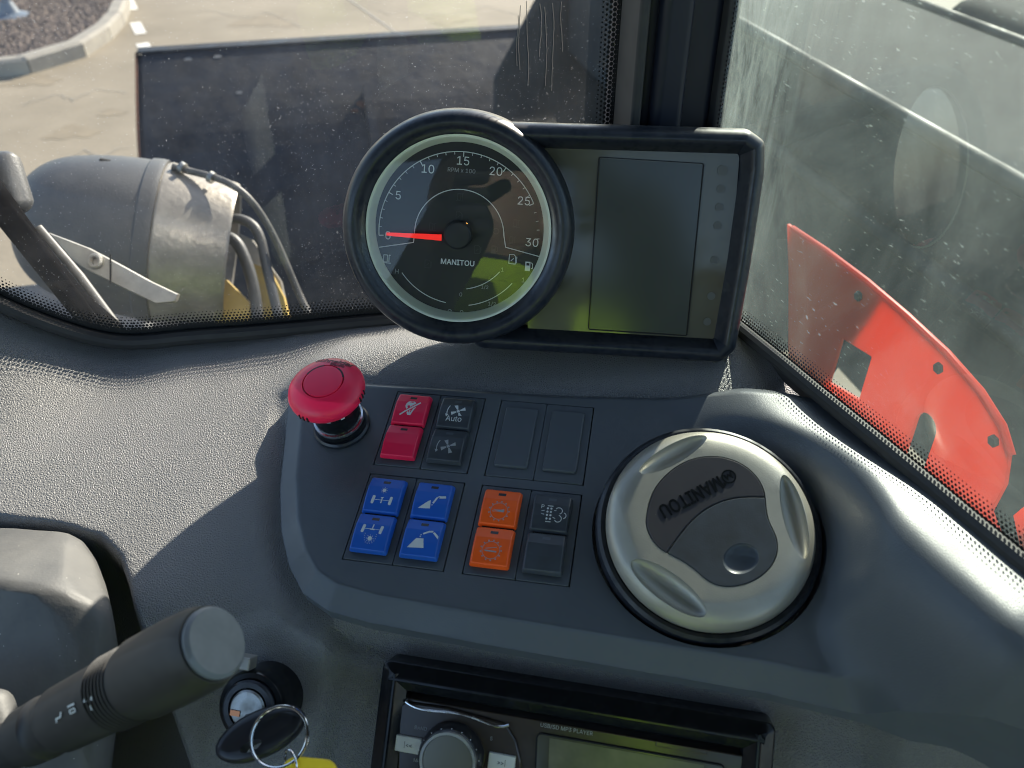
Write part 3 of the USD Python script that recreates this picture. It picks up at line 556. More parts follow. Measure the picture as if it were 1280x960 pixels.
sw.part('dot_border', a, 'dark_gap', smooth=False, kind='stuff'); sw.part('black_border', b, 'gloss_black', smooth=False)
rib = np.array([[x, y - .002 - .014 * k, -.001] for x, y in sl2 for k in (0, 1)])
sw.part('rubber_skirt', trimesh.Trimesh(rib, [q for i in range(len(sl2) - 1) for q in ([2 * i, 2 * i + 1, 2 * i + 3], [2 * i, 2 * i + 3, 2 * i + 2])], process=False), 'rubber', smooth=False)
sw.part('seal', tube(np.column_stack([sl2[:, 0], sl2[:, 1] - .003, np.full(len(sl2), .0025)]), .0042, 10), 'rubber')

# ------------------------------------------------------------------ dashboard moulding and switch console, as height fields over the console's plane
def w3(frame, l2): return FP.inv(frame.to(np.column_stack([l2, np.zeros(len(l2))])))
SILL, SCR = w3(FS, sl2), w3(FW, wl2)
SILL = np.vstack([SILL[0] + (SILL[0] - SILL[1]) * .6, SILL])
def near_line(line, u, v):
    """Distance to the line seen from above the console, the line's height there, and which side."""
    best = np.full(u.shape, 1e9); hh = np.zeros(u.shape); sd = np.zeros(u.shape)
    for a, b in zip(line[:-1], line[1:]):
        d = b[:2] - a[:2]; L2_ = d @ d; t = np.clip(((u - a[0]) * d[0] + (v - a[1]) * d[1]) / L2_, 0, 1)
        x, y = u - a[0] - t * d[0], v - a[1] - t * d[1]; q = np.hypot(x, y); m_ = q < best
        best = np.where(m_, q, best); hh = np.where(m_, a[2] + t * (b[2] - a[2]), hh); sd = np.where(m_, d[0] * y - d[1] * x, sd)
    return best, hh, sd
VC = FP.inv(FV.o); VAX = np.array([FV.z @ FP.x, FV.z @ FP.y, FV.z @ FP.z])
def ledge(u, v):
    d, hs, sd = near_line(SILL, u, v); d = np.where(sd > 0, 0, d); hs = hs * (1 - .30 * sstep(-.07, .02, v))
    w = 1 - sstep(.027, .076, d)
    rv = np.hypot(u - VC[0], v - VC[1])
    sn = SILL[3, :2] - SILL[2, :2]; sn = np.array([sn[1], -sn[0]]) / np.linalg.norm(sn)          # inward, away from the sill
    level = -(sn[0] * FP.x[2] + sn[1] * FP.y[2]) / FP.z[2]
    return (hs - .003 + level * .04 * (1 - np.exp(-d / .04))) * w * sstep(.046, .072, rv)
CON = sg.Polygon([(-.0615, .0085), (-.067, .003), (-.0665, -.006), (-.058, -.036), (-.050, -.065), (-.040, -.090), (-.029, -.1085), (-.017, -.1215), (-.002, -.1285), (.020, -.1315), (.082, -.1345), (.146, -.1365), (.200, -.1385), (.240, -.1425), (.270, -.1500), (.300, -.1610), (.335, -.177), (.342, -.15), (.342, .0),
                  (.30, .10), (.26, .02), (.226, .012), (.205, .018), (.188, .019), (.091, .012), (.0, .010)])
CON = CON.buffer(-.003).buffer(.006).buffer(-.003)
def inside(poly, u, v):
    p = shapely.points(u.ravel(), v.ravel()); shapely.prepare(poly)
    d = shapely.distance(poly.boundary, p).reshape(u.shape); i = shapely.contains(poly, p).reshape(u.shape)
    return np.where(i, d, -d)
def h_console(u, v):
    d = np.maximum(inside(CON, u, v), 0); wd = .0065 + .0045 * sstep(.002, -.03, v)
    lg = gaussian_filter(ledge(u, v), 2.2); k = 1 - sstep(.002, .012, lg)
    return lg - .0074 * np.clip(1 - d / wd, 0, 1) * k
REC = sg.Polygon(FP.pts([(176, 830), (168, 780), (160, 738), (148, 704), (124, 679), (76, 667), (0, 664), (-120, 660), (-140, 1300), (200, 1300)], -.006)).buffer(-.004).buffer(.008).buffer(-.004)
RADIO_HOLE = sg.Polygon([tuple(FP.inv(FQ.to(np.array([x, y, 0.])))[:2]) for x, y in ((-.022, .010), (.215, .010), (.222, -.10), (-.022, -.10))]).buffer(.01)
def h_dash(u, v):
    base = -.0150 + .004 * sstep(-.06, -.22, u) + .016 * sstep(-.12, -.27, u) - .13 * (v + .04) * sstep(-.045, -.10, u)
    pod = sg.Polygon([(-.30, -.5), (-.3, -.5), (.5, -.5), (.5, .3), (-.028, .3), (-.031, .055), (-.050, .046), (-.066, .026), (-.073, .004), (-.066, -.05), (-.05, -.10), (-.02, -.14), (0, -.5)])
    base = base + .0055 * sstep(-.010, .004, inside(sg.Polygon([(.5, -.12), (.5, .3), (-.024, .3), (-.027, .060), (-.048, .050), (-.065, .030), (-.0735, .006), (-.066, -.012), (-.045, -.03), (0, -.06)]), u, v))
    base = base - .0045 * (1 - sstep(.0, .016, np.abs(np.minimum(inside(CON, u, v), 0)))) * sstep(.03, .0, v)
    d, hs, sd = near_line(SCR, u, v)
    kl_ = sstep(-.10, -.22, u); tgt = kl_ * (hs - .012) + (1 - kl_) * np.minimum(hs - .005, base + .002); base = base + (tgt - base) * (1 - sstep(.0, .055 + .06 * sstep(-.13, -.2, u), d)) * sstep(.20, .14, u)
    lg = ledge(u, v); base = base + np.where(lg > 1e-5, np.maximum(lg - .0065 - base * 0, 0) * 1.0, 0) * sstep(.0, .012, lg)
    ve = np.where(u > -.03, VE, VE - .012 * sstep(-.03, -.08, u)); s = .005
    x = (ve - v) / s; soft = s * np.where(x > 30, x, np.log1p(np.exp(np.clip(x, -30, 30))))
    base = base - SL * soft - .004 * sstep(.006, .03, ve - v) + .002
    base = base - .0075 * sstep(-.002, .010, inside(RADIO_HOLE, u, v))
    base = base - .03 * sstep(.006, .016, inside(CON, u, v))
    rec = inside(REC, u, v); return base - .11 * sstep(-.004, .018, rec)
def grid(u0, u1, v0, v1, st):
    u, v = np.meshgrid(np.arange(u0, u1, st), np.arange(v0, v1, st)); return u, v
u, v = grid(-.37, .40, -.40, .13, .002)
h = h_dash(u, v); ny, nx = u.shape
dS, _, sideS = near_line(SILL, u, v); dW, _, sideW = near_line(SCR, u, v)
ok = ~((sideS > 0) & (dS > .004)) & ~((sideW > 0) & (dW > .003))
idx = np.arange(ny * nx).reshape(ny, nx); a, b, c_, d_ = idx[:-1, :-1], idx[:-1, 1:], idx[1:, 1:], idx[1:, :-1]
keep = (ok[:-1, :-1] & ok[:-1, 1:] & ok[1:, 1:] & ok[1:, :-1]).ravel()
fa = np.vstack([np.stack([a, b, c_], -1).reshape(-1, 3)[keep], np.stack([a, c_, d_], -1).reshape(-1, 3)[keep]])
dm = trimesh.Trimesh(np.column_stack([u.ravel(), v.ravel(), h.ravel()]), fa, process=False); dm.remove_unreferenced_vertices()
db = Thing('dashboard', 'grey grained plastic dashboard moulding below the windscreen', 'dashboard', FP)
db.part('moulding', dm, 'grained_plastic', smooth=True)
u, v = grid(-.075, .345, -.19, .11, .0013)
h = h_console(u, v); ny, nx = u.shape; idx = np.arange(ny * nx).reshape(ny, nx); nt = ny * nx
a, b, c_, d_ = [x.ravel() for x in (idx[:-1, :-1], idx[:-1, 1:], idx[1:, 1:], idx[1:, :-1])]
ft = np.vstack([np.stack([a, b, c_], 1), np.stack([a, c_, d_], 1)]); rim = np.r_[idx[0, :-1], idx[:-1, -1], idx[-1, :0:-1], idx[:0:-1, 0]]; r2 = np.roll(rim, -1)
fs = np.vstack([np.stack([rim, rim + nt, r2 + nt], 1), np.stack([rim, r2 + nt, r2], 1)])
vt = np.column_stack([u.ravel(), v.ravel(), h.ravel()]); vb = np.column_stack([u.ravel(), v.ravel(), np.full(nt, -.015)])
solid = M3(manifold3d.Mesh(np.vstack([vt, vb]).astype(np.float32), np.vstack([ft, ft[:, ::-1] + nt, fs]).astype(np.uint32)))
keepS = CS([np.array(CON.exterior.coords)[:-1][::(1 if CON.exterior.is_ccw else -1)]])
con = solid ^ M3.extrude(keepS, .2).translate([0, 0, -.016])
sill_cut = sg.Polygon([tuple(p[:2]) for p in SILL] + [(.6, -.2), (.6, .3), (.1, .3)]).buffer(-.002)
con = con - M3.extrude(CS([np.array(sg.polygon.orient(sill_cut if sill_cut.geom_type == 'Polygon' else max(sill_cut.geoms, key=lambda g: g.area), 1).exterior.coords)[:-1]]), .3).translate([0, 0, -.1])
GW, GH, GX, GY = .0508, .04925, .06035, -.05529
for gx in (0, GX):
    for gy in (0, GY): con = con - M3.cube([GW + .0009, GH + .0009, .04]).translate([gx - .00045, gy - GH - .00045, -.03])
well = tm(M3.cylinder(.08, .0535, .0535, 96)); well.apply_translation([0, 0, -.045])
wf = Frame(VC, [FV.x @ FP.x, FV.x @ FP.y, FV.x @ FP.z], [FV.y @ FP.x, FV.y @ FP.y, FV.y @ FP.z])
con = con - mani(placed(well, wf.o, wf.x, wf.y))
cs = Thing('switch_console', 'smooth dark plastic console with rimmed edge holding the switches and the vent', 'console', FP)
cs.part('plate', con, 'console_plastic', smooth=26)
cs.part('backing', box(-.004, .115, -.108, .003, -.0145, -.0115), 'dark_gap')
# ------------------------------------------------------------------ rocker switches
MM = .001
def mm(x): q = tm(x).copy(); q.apply_scale(MM); return q
BW, BH, BR = 19.4, 20.6, 1.15
CREASE = 3.6
key_mesh = mm(rhull([(x, y, BR) for x in (-BW / 2 + BR, BW / 2 - BR) for y in (-BH / 2 + BR, BH / 2 - BR)] +
                    [(x, y, z - BR) for x in (-BW / 2 + BR + .5, BW / 2 - BR - .5) for y, z in ((-BH / 2 + BR + .5, 3.7), (-2.5, 4.9), (CREASE, 5.2), (BH / 2 - BR - .4, 3.9))], BR, BALL))
def drape(g, lift=.09, thick=.06):
    q = flat(g.simplify(.02) if not g.is_empty else g, 0, thick)
    if len(q.faces) < 4000: q = q.subdivide_to_size(2.5)
    y = q.vertices[:, 1]
    top = np.interp(y, [-BH / 2 + BR + .5, -2.5, CREASE, BH / 2 - BR - .4], [3.7, 4.9, 5.2, 3.9])
    q.vertices[:, 2] += top + lift - .02; return mm(q)
plate_mesh = mm(tm(loft(rrect(25.25, 49.1, .35), [(0, -6), (0, -.15), (-.25, .12)], 96)))
def blade(a, cx, cy, r0=1.1, r1=3.9, w0=.35, w1=1.15):
    p = sg.Polygon([(r0, -w0), (r1, -w1), (r1 + .3, w1 * .8), (r0, w0)]); return affinity.translate(affinity.rotate(p, a, origin=(0, 0)), cx, cy)
def fan(cx, cy, cut=None):
    g = U(*[blade(a, cx, cy) for a in (28, 118, 208, 298)], affinity.rotate(sg.box(cx - .75, cy - .75, cx + .75, cy + .75), 28))
    ar = U(stroke(arcpts(cx + 1.5, cy - .6, 7.6, 150, 196), .45), sg.Polygon([(cx - 6.9, cy - 2.2), (cx - 5.0, cy - 2.5), (cx - 6.1, cy - 3.9)]))
    return U(g if cut is None else g.difference(cut), ar)
def textgeom(s, h, cx, cy):
    t = text(s, h, .1); pr = trimesh.path.polygons.projected(t, [0, 0, 1]); return affinity.translate(pr, cx, cy)
def ic_parking():
    b = U(disc(0, 1.2, 3.1), sg.Polygon([(-3.05, 1.0), (3.05, 1.0), (.9, -4.8), (-.9, -4.8)])).difference(U(disc(-1.15, .6, .75), disc(1.25, .5, .75), sg.Polygon([(-1.7, .2), (-.5, .2), (-.15, -3.3), (-.5, -3.3)]), sg.Polygon([(.5, .2), (1.8, .2), (.6, -3.3), (.25, -3.3)])))
    return U(b.difference(stroke([(-5.2, -5.0), (5, 3.6)], 2.0)), stroke([(-5.2, -5.0), (5, 3.6)], .8))
def ic_fan_auto(): tx = sg.box(-4.6, -6.6, 4.9, -2.7); return fan(1.6, .2, tx)
def ic_fan(): return fan(1.2, -1.6)
def axle(cy): return U(affinity.rotate(rrect(1.5, 4.4, .6, -4.6, cy), -8), affinity.rotate(rrect(1.5, 4.4, .6, 4.6, cy), -8), stroke([(-3.8, cy), (3.8, cy)], .22))
def ic_axle_up(): return U(axle(-3.6), stroke([(-.2, -5.2), (.1, -2.2)], .55), stroke([(-.7, -2.3), (.8, -2.2)], .35), disc(0, 1.9, 1.0), *[disc(1.55 * math.cos(a), 1.9 + 1.55 * math.sin(a), .18, 3) for a in np.arange(8) * math.pi / 4])
def ic_axle_down(): return U(axle(1.0), stroke([(-.1, .9), (.3, 3.6)], .55), stroke([(-1.2, .9), (1.2, .9)], .6), disc(0, -3.9, 1.1), *[disc(1.7 * math.cos(a), -3.9 + 1.7 * math.sin(a), .2, 3) for a in np.arange(8) * math.pi / 4],
                            *[disc(x, y, .17, 3) for x, y in [(-2.9, -1.6), (-2.9, -2.7), (-2.8, -3.8), (-2.5, -4.9), (-1.8, -5.9), (-.7, -6.3), (.5, -6.3), (1.6, -5.9), (2.4, -4.9), (2.8, -3.8), (2.9, -2.7), (2.9, -1.6)]])
def ic_scoop(): return U(sg.Polygon([(-6.0, -5.6), (.2, -5.2), (-.2, -.9), (-1.3, -1.4)]), stroke([(1.2, -2.4), (2.8, 1.0)], .9), stroke([(2.8, 1.0), (4.1, 1.9)], .45), sg.Polygon([(3.9, .5), (7.2, .9), (7.0, 2.2), (3.9, 1.8)]), disc(.9, -3.3, .3, 4))
def ic_dump(): return U(sg.Polygon([(-6.0, -6.0), (2.2, -5.5), (1.2, -.8), (-2.3, -1.0)]), disc(-.6, .1, .35, 4), disc(-.4, 1.0, .3, 4), stroke([(.5, 1.6), (3.2, 3.0), (5.2, 3.3)], .85), sg.Polygon([(5.2, 2.5), (6.0, 3.1), (9.0, .4), (8.7, -.8)]).intersection(sg.box(-9, -9, 8.3, 9)))
def ic_ring(dn): return U(*[disc(5.0 * math.cos(a), -2.6 + 5.0 * math.sin(a), .36, 4) for a in np.arange(13) * 2 * math.pi / 13], stroke(arcpts(0, -2.6, 4.3, 0, 360, 40), .22), sg.Polygon([(-2.6, -3.0), (2.6, -3.2), (2.6, -1.6)] if dn else [(-2.9, -3.4), (2.8, -3.6), (2.8, -3.0), (-2.9, -2.8)]), stroke([(-3.4, -3.0), (-2.2, -3.0)], .3), stroke([(-2.8, -2.1), (2.6, -1.0 if not dn else -2.2)], .25))
def ic_filter(): return U(*[disc(x, y, .52, 5) for x in (-1.6, .1) for y in (1.5, -.3, -2.1, -3.9)], stroke(arcpts(3.9, .7, 1.7, -70, 150), .32), stroke(arcpts(6.2, -1.6, 1.5, -80, 75), .32), stroke(arcpts(3.9, -3.4, 1.7, -150, 80), .32),
                          stroke([(1.6, .6), (2.7, .7)], .3), stroke([(1.3, -3.0), (2.6, -3.5)], .3), stroke([(-4.6, -.1), (-3.0, .2)], .25), stroke([(-4.6, -1.6), (-3.0, -1.9)], .25), stroke([(-1.9, 2.9), (.9, 2.9)], .35), stroke([(-2.0, -5.4), (.6, -5.4)], .35))
DY = 10.7
MODULES = [('red rocker switch, upper key with a struck-out symbol, next to the emergency stop button', 0, 0, 0, 'key_red', [ic_parking, None], 'print_white'),
           ('black rocker switch whose keys show fan symbols, the upper one marked Auto', 0, 0, 1, 'key_black', [ic_fan_auto, ic_fan], 'print_white'),
           ('blue rocker switch with white wheel axle symbols on both keys', 0, 1, 0, 'key_blue', [ic_axle_up, ic_axle_down], 'print_white'),
           ('blue rocker switch with white bucket and arm symbols on both keys', 0, 1, 1, 'key_blue', [ic_scoop, ic_dump], 'print_white'),
           ('orange rocker switch with dotted ring symbols on both keys', 1, 1, 0, 'key_orange', [lambda: ic_ring(True), lambda: ic_ring(False)], 'print_grey'),
           ('black rocker switch with filter and cloud symbol above a blank lower key', 1, 1, 1, 'key_black', [ic_filter, None], 'print_white')]
def mod_frame(gx, gy, k): return FP.shifted(gx * GX + GW * (.25 + .5 * k), gy * GY - GH / 2, 0)
for lab, gx, gy, k, mt, icons, ink in MODULES:
    t = Thing('rocker_switch', lab, 'switch', mod_frame(gx, gy, k), group='rocker switches on the console')
    t.part('frame', plate_mesh, 'frame_plastic')
    t.part('pivot', mm(box(-8, 8, -.4, .4, .1, 2.2)), 'dark_gap')
    for i, ic in enumerate(icons):
        off = np.array([-.6, DY if i == 0 else -DY, .15]) * MM
        kp = t.part('key', moved(key_mesh, off), mt, smooth=40)
        wcol = 'window_smoke' if mt != 'key_black' else 'frame_plastic'
        t.part('indicator_window', moved(drape(rrect(3.8, 1.7, .2, 0, 6.9), .03), off), wcol, kp, smooth=False)
        if ic:
            t.part('symbol', moved(drape(ic(), .04), off), 'print_grey' if ic is ic_fan else ink, kp, smooth=False)
        if ic is ic_fan_auto:
            tx = text('Auto', 3.0, .06); tx.vertices[:, :2] += [0, -4.6]; tx.vertices[:, 2] += np.interp(tx.vertices[:, 1], [-8.6, -2.5, CREASE], [3.7, 4.9, 5.2]) + .02
            t.part('lettering', moved(mm(tx), off), 'print_white', kp, smooth=False)
        if ic is ic_filter:
            tx = text('P', 2.0, .06); tx.vertices[:, :2] += [-4.2, 2.3]; tx.vertices[:, 2] += np.interp(tx.vertices[:, 1], [-2.5, CREASE], [4.9, 5.2]) + .02
            t.part('lettering', moved(mm(tx), off), 'print_white', kp, smooth=False)
for k, lab in ((0, 'black blank cover plate beside the fan switch'), (1, 'black blank cover plate, right one of the pair above the filter switch')):
    t = Thing('blanking_plate', lab, 'cover plate', mod_frame(1, 0, k), group='blank covers on the console')
    t.part('frame', plate_mesh, 'frame_plastic')
    t.part('raised_pad', mm(moved(loft(rrect(17.6, 38.5, 1.2), [(0, 0), (0, .9), (-.25, 1.3), (-.7, 1.5)], 120), [-.3, .6, .1])), 'frame_plastic')

# ------------------------------------------------------------------ emergency stop button
eb = FP.xy(428, 533)
es = Thing('emergency_stop_button', 'red mushroom emergency stop button at the left end of the console', 'stop button', FP.shifted(*eb))
es.part('collar', mm(lathe([(0, 0), (15.2, 0), (15.6, .4), (15.6, 2.2), (14.6, 3.2), (0, 3.2)])), 'satin_black')
es.part('stem', mm(lathe([(0, 3), (13.2, 3.2), (13.0, 8), (12.6, 9), (12.2, 28), (0, 28)])), 'gloss_black')
es.part('silver_ring', mm(lathe([(12.6, 6.8), (13.7, 7.0), (13.9, 8.0), (13.6, 9.0), (12.6, 9.2), (12.6, 6.8)])), 'chrome')
dash_g = []
for a in np.arange(10) * 36: b = tm(rbox(-1.1, 1.1, -.15, .35, 0, .9, .1)); b.apply_translation([0, -12.5, 20.0]); dash_g.append(turn(b, a + 8))
es.part('white_dash_marks', mm(cat(*dash_g)), 'print_white')
head = lathe([(0, 17), (14.0, 17), (16.8, 18.2), (19.0, 20.6), (20.1, 23.2), (20.2, 25.0), (19.4, 27.2), (17.2, 29.4), (13.6, 31.0), (9.0, 31.9), (4.5, 32.2), (0, 32.3)], 96)
head_m = mani(head)
groove = lathe([(10.2, 29.5), (10.9, 29.5), (10.9, 33), (10.2, 33), (10.2, 29.5)], 96)
head_m = head_m - (mani(groove) - M3.cube([9, 30, 10], False).translate([-4.5, 3, 27]) if False else mani(groove))
hp = es.part('head', moved(mm(head_m), [0, 0, .008]), 'stop_red', smooth=32)
for a in list(np.arange(3) * 7 + 245) + list(np.arange(3) * 7 + 348):
    n_ = tm(rbox(-.45, .45, -.6, .3, -1.6, 1.6, .25)); n_.apply_translation([0, -20.0, 24.0]); es.part('grip_notch', moved(mm(turn(n_, a - 270)), [0, 0, .008]), 'mark_dark', hp)
def dome_z(x, y): return np.interp(np.hypot(x, y), [0, 4.5, 9, 13.6, 17.2, 19.4], [32.3, 32.2, 31.9, 31.0, 29.4, 27.2])
def on_dome(mesh, x, y, rot=0):
    q = turn(mesh, rot); q = q.subdivide_to_size(2.) if len(q.faces) < 3000 else q; q.apply_translation([x, y, 0]); q.vertices[:, 2] += dome_z(q.vertices[:, 0], q.vertices[:, 1]) - .02 + 8; return mm(q)
es.part('lettering', on_dome(text('Schneider', 3.3, .16, True), 1.2, 14.4, -5), 'mark_dark', hp, smooth=False)
es.part('lettering', on_dome(text('Electric', 1.7, .16, True), 4.2, 11.4, -5), 'mark_dark', hp, smooth=False)
for a0, a1 in ((105, 160), (20, 62)):
    es.part('turn_arrow', on_dome(flat(stroke(arcpts(0, 0, 10.55, a0, a1), .9), 0, .1), 0, 0), 'mark_dark', hp, smooth=False)

# ------------------------------------------------------------------ air vent
av = Thing('air_vent', 'round silver air vent with dark trefoil flap at the right of the console', 'air vent', FV)
av.part('black_ring', mm(lathe([(0, -18), (50, -18), (51.6, -14), (52.0, -3), (51.2, 0), (49.6, 1.2), (47.9, .6), (47.9, -2), (0, -2)], 96)), 'satin_black')
ringp = [(0, -1), (46.9, -1), (47.4, 2.0), (47.2, 4.5), (45.8, 7.2), (43.2, 9.2), (39.5, 10.4), (35.5, 10.9), (0, 11.0)]
ring_m = mani(lathe(ringp, 128))
V3 = lambda px, py: FV.xy(px, py, .009) / MM
crop = lambda pp: [tuple(V3(700 + x / 3.0, 500 + y / 3.0)) for x, y in pp]
def lens_cut(a, b, w, dep, z):
    a, b = np.array(a), np.array(b); L_ = np.linalg.norm(b - a); q = trimesh.creation.icosphere(4); q.apply_scale([L_ / 2, w, dep]); q = turn(q, math.degrees(math.atan2(*(b - a)[::-1]))); q.apply_translation([*((a + b) / 2), z]); return mani(q)
for (a, b), w in zip((((296, 280), (548, 138)), ((838, 282), (912, 598)), ((268, 603), (548, 806))), (5.2, 5.6, 6.6)):
    a, b = crop([a, b]); ring_m = ring_m - lens_cut(a, b, w, 4.6, 9.2)
cap = crop([(322, 460), (330, 405), (352, 345), (400, 285), (470, 238), (560, 218), (640, 230), (710, 270), (750, 320), (765, 368), (770, 420), (782, 465), (806, 520), (806, 590), (772, 645), (712, 685), (640, 702), (570, 690), (525, 658), (492, 630), (430, 592), (375, 560), (338, 515)])
cap = sg.Polygon(spline(np.array([[*p, 0] for p in cap + cap[:1]]), 160)[:, :2]).buffer(0)
ring_m = ring_m - M3.extrude(CS([np.array(sg.polygon.orient(cap.buffer(.35), 1).exterior.coords)[:-1]]), 10).translate([0, 0, 8.6])
rp = av.part('silver_ring', mm(ring_m), 'silver_paint', smooth=30)
seam = sg.LineString(spline(np.array([[*p, 0] for p in crop([(395, 585), (440, 520), (490, 460), (560, 405), (650, 373), (720, 368), (790, 371)])]), 40)[:, :2])
pieces = sorted([g for g in cap.difference(seam.buffer(.28)).geoms], key=lambda g: -g.centroid.y)
def lip(g, z=11.05): return loft(g.simplify(.03), [(0, 8.7), (0, z - .35), (-.35, z)], 220)
up_, lo_ = pieces[0], pieces[1]
av.part('upper_flap', mm(lip(up_)), 'cap_dark' if 'cap_dark' in MATS else 'key_black', smooth=30)
dent = crop([(675, 600)])[0]; d1 = crop([(615, 632)])[0]; d2 = crop([(735, 566)])[0]
lo_m = mani(lip(lo_)) - lens_cut(d1, d2, 6.6, 2.2, 11.4)
av.part('lower_flap', mm(lo_m), 'key_black', smooth=30)
ta, tb = np.array(crop([(602, 312)])[0]), np.array(crop([(378, 428)])[0])
ang = math.degrees(math.atan2(*(tb - ta)[::-1])); mid = (ta + tb) / 2
lt = text('MANITOU', 6.1, .35, True); lt.apply_scale([np.linalg.norm(tb - ta) / np.ptp(lt.bounds[:, 0]), 1, 1]); lt = turn(lt, ang); lt.apply_translation([*mid, 10.95])
av.part('lettering', mm(lt), 'gloss_black', smooth=False)
lm = np.array(crop([(630, 293)])[0])
lg_ = U(disc(0, 0, 3.4).difference(disc(0, 0, 2.7)), sg.Polygon([(-2.2, -1.6), (-1.2, 1.6), (0, -.4), (1.2, 1.6), (2.2, -1.6), (1.2, -1.6), (.9, -.2), (0, -1.6), (-.9, -.2), (-1.2, -1.6)]), sg.Polygon([(2.4, 2.2), (4.0, 1.4), (4.2, 3.4)]))
lg_ = turn(flat(lg_, 0, .35), ang); lg_.apply_translation([*lm, 10.95]); av.part('emblem', mm(lg_), 'gloss_black', smooth=False)

# ------------------------------------------------------------------ instrument cluster
ic = Thing('instrument_cluster', 'black instrument cluster with round rev counter and dark display, behind the console', 'instrument cluster', FK)
K = lambda px, py, z=0.: FK.xy(px, py, z)
gc = K(572, 290, 0)
body = U(disc(*gc, .0632, 32), sg.Polygon([K(596, 150), K(940, 160), K(962, 176), K(961, 215), K(944, 330), K(924, 440), K(904, 457), K(590, 439)]).buffer(-.006).buffer(.006, quad_segs=8))
body = body.buffer(-.003).buffer(.003 * 2).buffer(-.003)
out = resample(body, 420)
ic.part('housing', loft(out, [(-.016, -.052), (-.006, -.046), (-.001, -.036), (0, -.012), (-.0006, -.006), (-.0022, -.0022), (-.0048, -.0002), (-.0068, 0), (-.0082, -.0008), (-.0094, -.0028), (-.0132, -.0090), (-.0136, -.0140)]), 'satin_black', smooth=50)
ic.part('mount', rbox(K(640, 400)[0], K(860, 400)[0], -.085, -.03, -.075, -.035, .01), 'black_plastic')
inner = sg.Polygon(resample(body.buffer(-.0128), 400)).difference(disc(*gc, .0612, 32))
ip = sg.Polygon(inner.exterior if inner.geom_type == 'Polygon' else max(inner.geoms, key=lambda g: g.area).exterior).buffer(-.001).buffer(.001)
lensp = ip.intersection(sg.Polygon([K(655, 183), K(930, 190), K(926, 240), K(908, 436), K(660, 424)]).buffer(-.004).buffer(.004))
LZ = -.0088
ic.part('display_cover', flat(lensp.simplify(.0001), -.0138, LZ), 'lens_dark', smooth=False)
lcdp = sg.Polygon([K(749, 197, LZ), K(879, 205, LZ), K(858, 419, LZ), K(736, 411, LZ)]).buffer(-.001).buffer(.001)
sc_ = ic.part('screen', flat(lcdp.buffer(-.0004), LZ + .0002, LZ + .00045), 'lcd', smooth=False)
ic.part('screen_edge', flat(lcdp.buffer(.0005).difference(lcdp), LZ + .0001, LZ + .0007), 'dark_gap', smooth=False)
for px, py, r in ((903, 213, .0028), (901, 236, .0022), (899, 259, .0022), (897, 282, .0022), (893, 325, .0022), (889, 370, .0022), (884, 402, .0022)):
    ic.part('touch_key', flat(disc(*K(px, py, LZ), r, 10), LZ + .0001, LZ + .0004), 'touch_grey' if 'touch_grey' in MATS else 'window_smoke', smooth=False)
bez = lathe([(1.042 * r_, z_) for r_, z_ in [(.0608, -.02), (.0614, -.013), (.0606, -.004), (.0588, .0012), (.0564, .0032), (.0538, .0036), (.0516, .0022), (.0500, -.0012), (.0488, -.0045), (.0480, -.0050)]], 128)
ic.part('bezel', moved(bez, [*gc, 0]), 'satin_black', smooth=60)
DZ = -.0122
ic.part('pale_ring', moved(lathe([(.0506, -.0042), (.0494, -.0046), (.0482, -.0080), (.0466, -.0124), (.0458, DZ)], 128), [*gc, 0]), 'dial_ring', smooth=60)
dl = ic.part('dial', moved(lathe([(0, DZ - .001), (.0470, DZ - .001), (.0470, DZ), (0, DZ)], 96), [*gc, 0]), 'dial_black', smooth=30)
D = lambda px, py: K(px, py, DZ)
dc = D(574, 294)
dd = lambda a, r: (dc[0] + r * math.cos(math.radians(a)), dc[1] + r * math.sin(math.radians(a)))
PX = .432 * MM                                                                  # metres per photograph pixel on the dial
A30, A0 = -4.5, 184.5; an = lambda q: A0 + (A30 - A0) * q / 30
def ink(name, g, mt='print_white', z=.00005): return ic.part(name, flat(g, DZ + z, DZ + z + .00012), mt, dl, smooth=False)
RT = .0447
ink('scale_ring', stroke(arcpts(*dc, RT, an(0), an(25), 90), .00045)); ink('red_scale', stroke(arcpts(*dc, RT, an(25.5), an(30), 20), .0005), 'mark_dark')
ink('tick_marks', U(*[stroke([dd(an(q), RT), dd(an(q), RT - (.0026 if q % 5 == 0 else .0015))], .0005 if q % 5 == 0 else .00032, 2) for q in range(0, 30)]))
for n_, px, py in (('0', 485, 294), ('5', 498, 244), ('10', 535, 211), ('15', 579, 201), ('20', 620, 214), ('25', 655, 251), ('30', 665, 303)):
    q = turn(text(n_, 10.2 * PX, .00012, False), 0); x, y = D(px, py); q.apply_translation([x, y, DZ + .00005]); ic.part('numeral', q, 'print_white', dl, smooth=False)
q = text('RPM x 100', 5.0 * PX); q.apply_translation([*D(577, 213), DZ + .00005]); ic.part('lettering', q, 'print_grey', dl, smooth=False)
q = text('MANITOU', 6.6 * PX, .00012, True); q.apply_translation([*D(572, 328), DZ + .00005]); ic.part('lettering', q, 'print_white', dl, smooth=False)
ri = 57.5 * PX
ink('inner_arc', stroke([D(474, 309), D(517, 303)] + [dd(a, ri) for a in np.linspace(176, 4, 60)][0:] + [D(632, 309), D(679, 322)], .00042))
ink('gauge_arc', stroke([dd(a, 90 * PX) for a in np.linspace(217, 262, 30)], .0004)); ink('gauge_arc', stroke([dd(a, 92 * PX) for a in np.linspace(281, 322, 30)], .0004)); ink('gauge_arc', stroke([dd(a, 70 * PX) for a in np.linspace(281, 322, 30)], .0004))
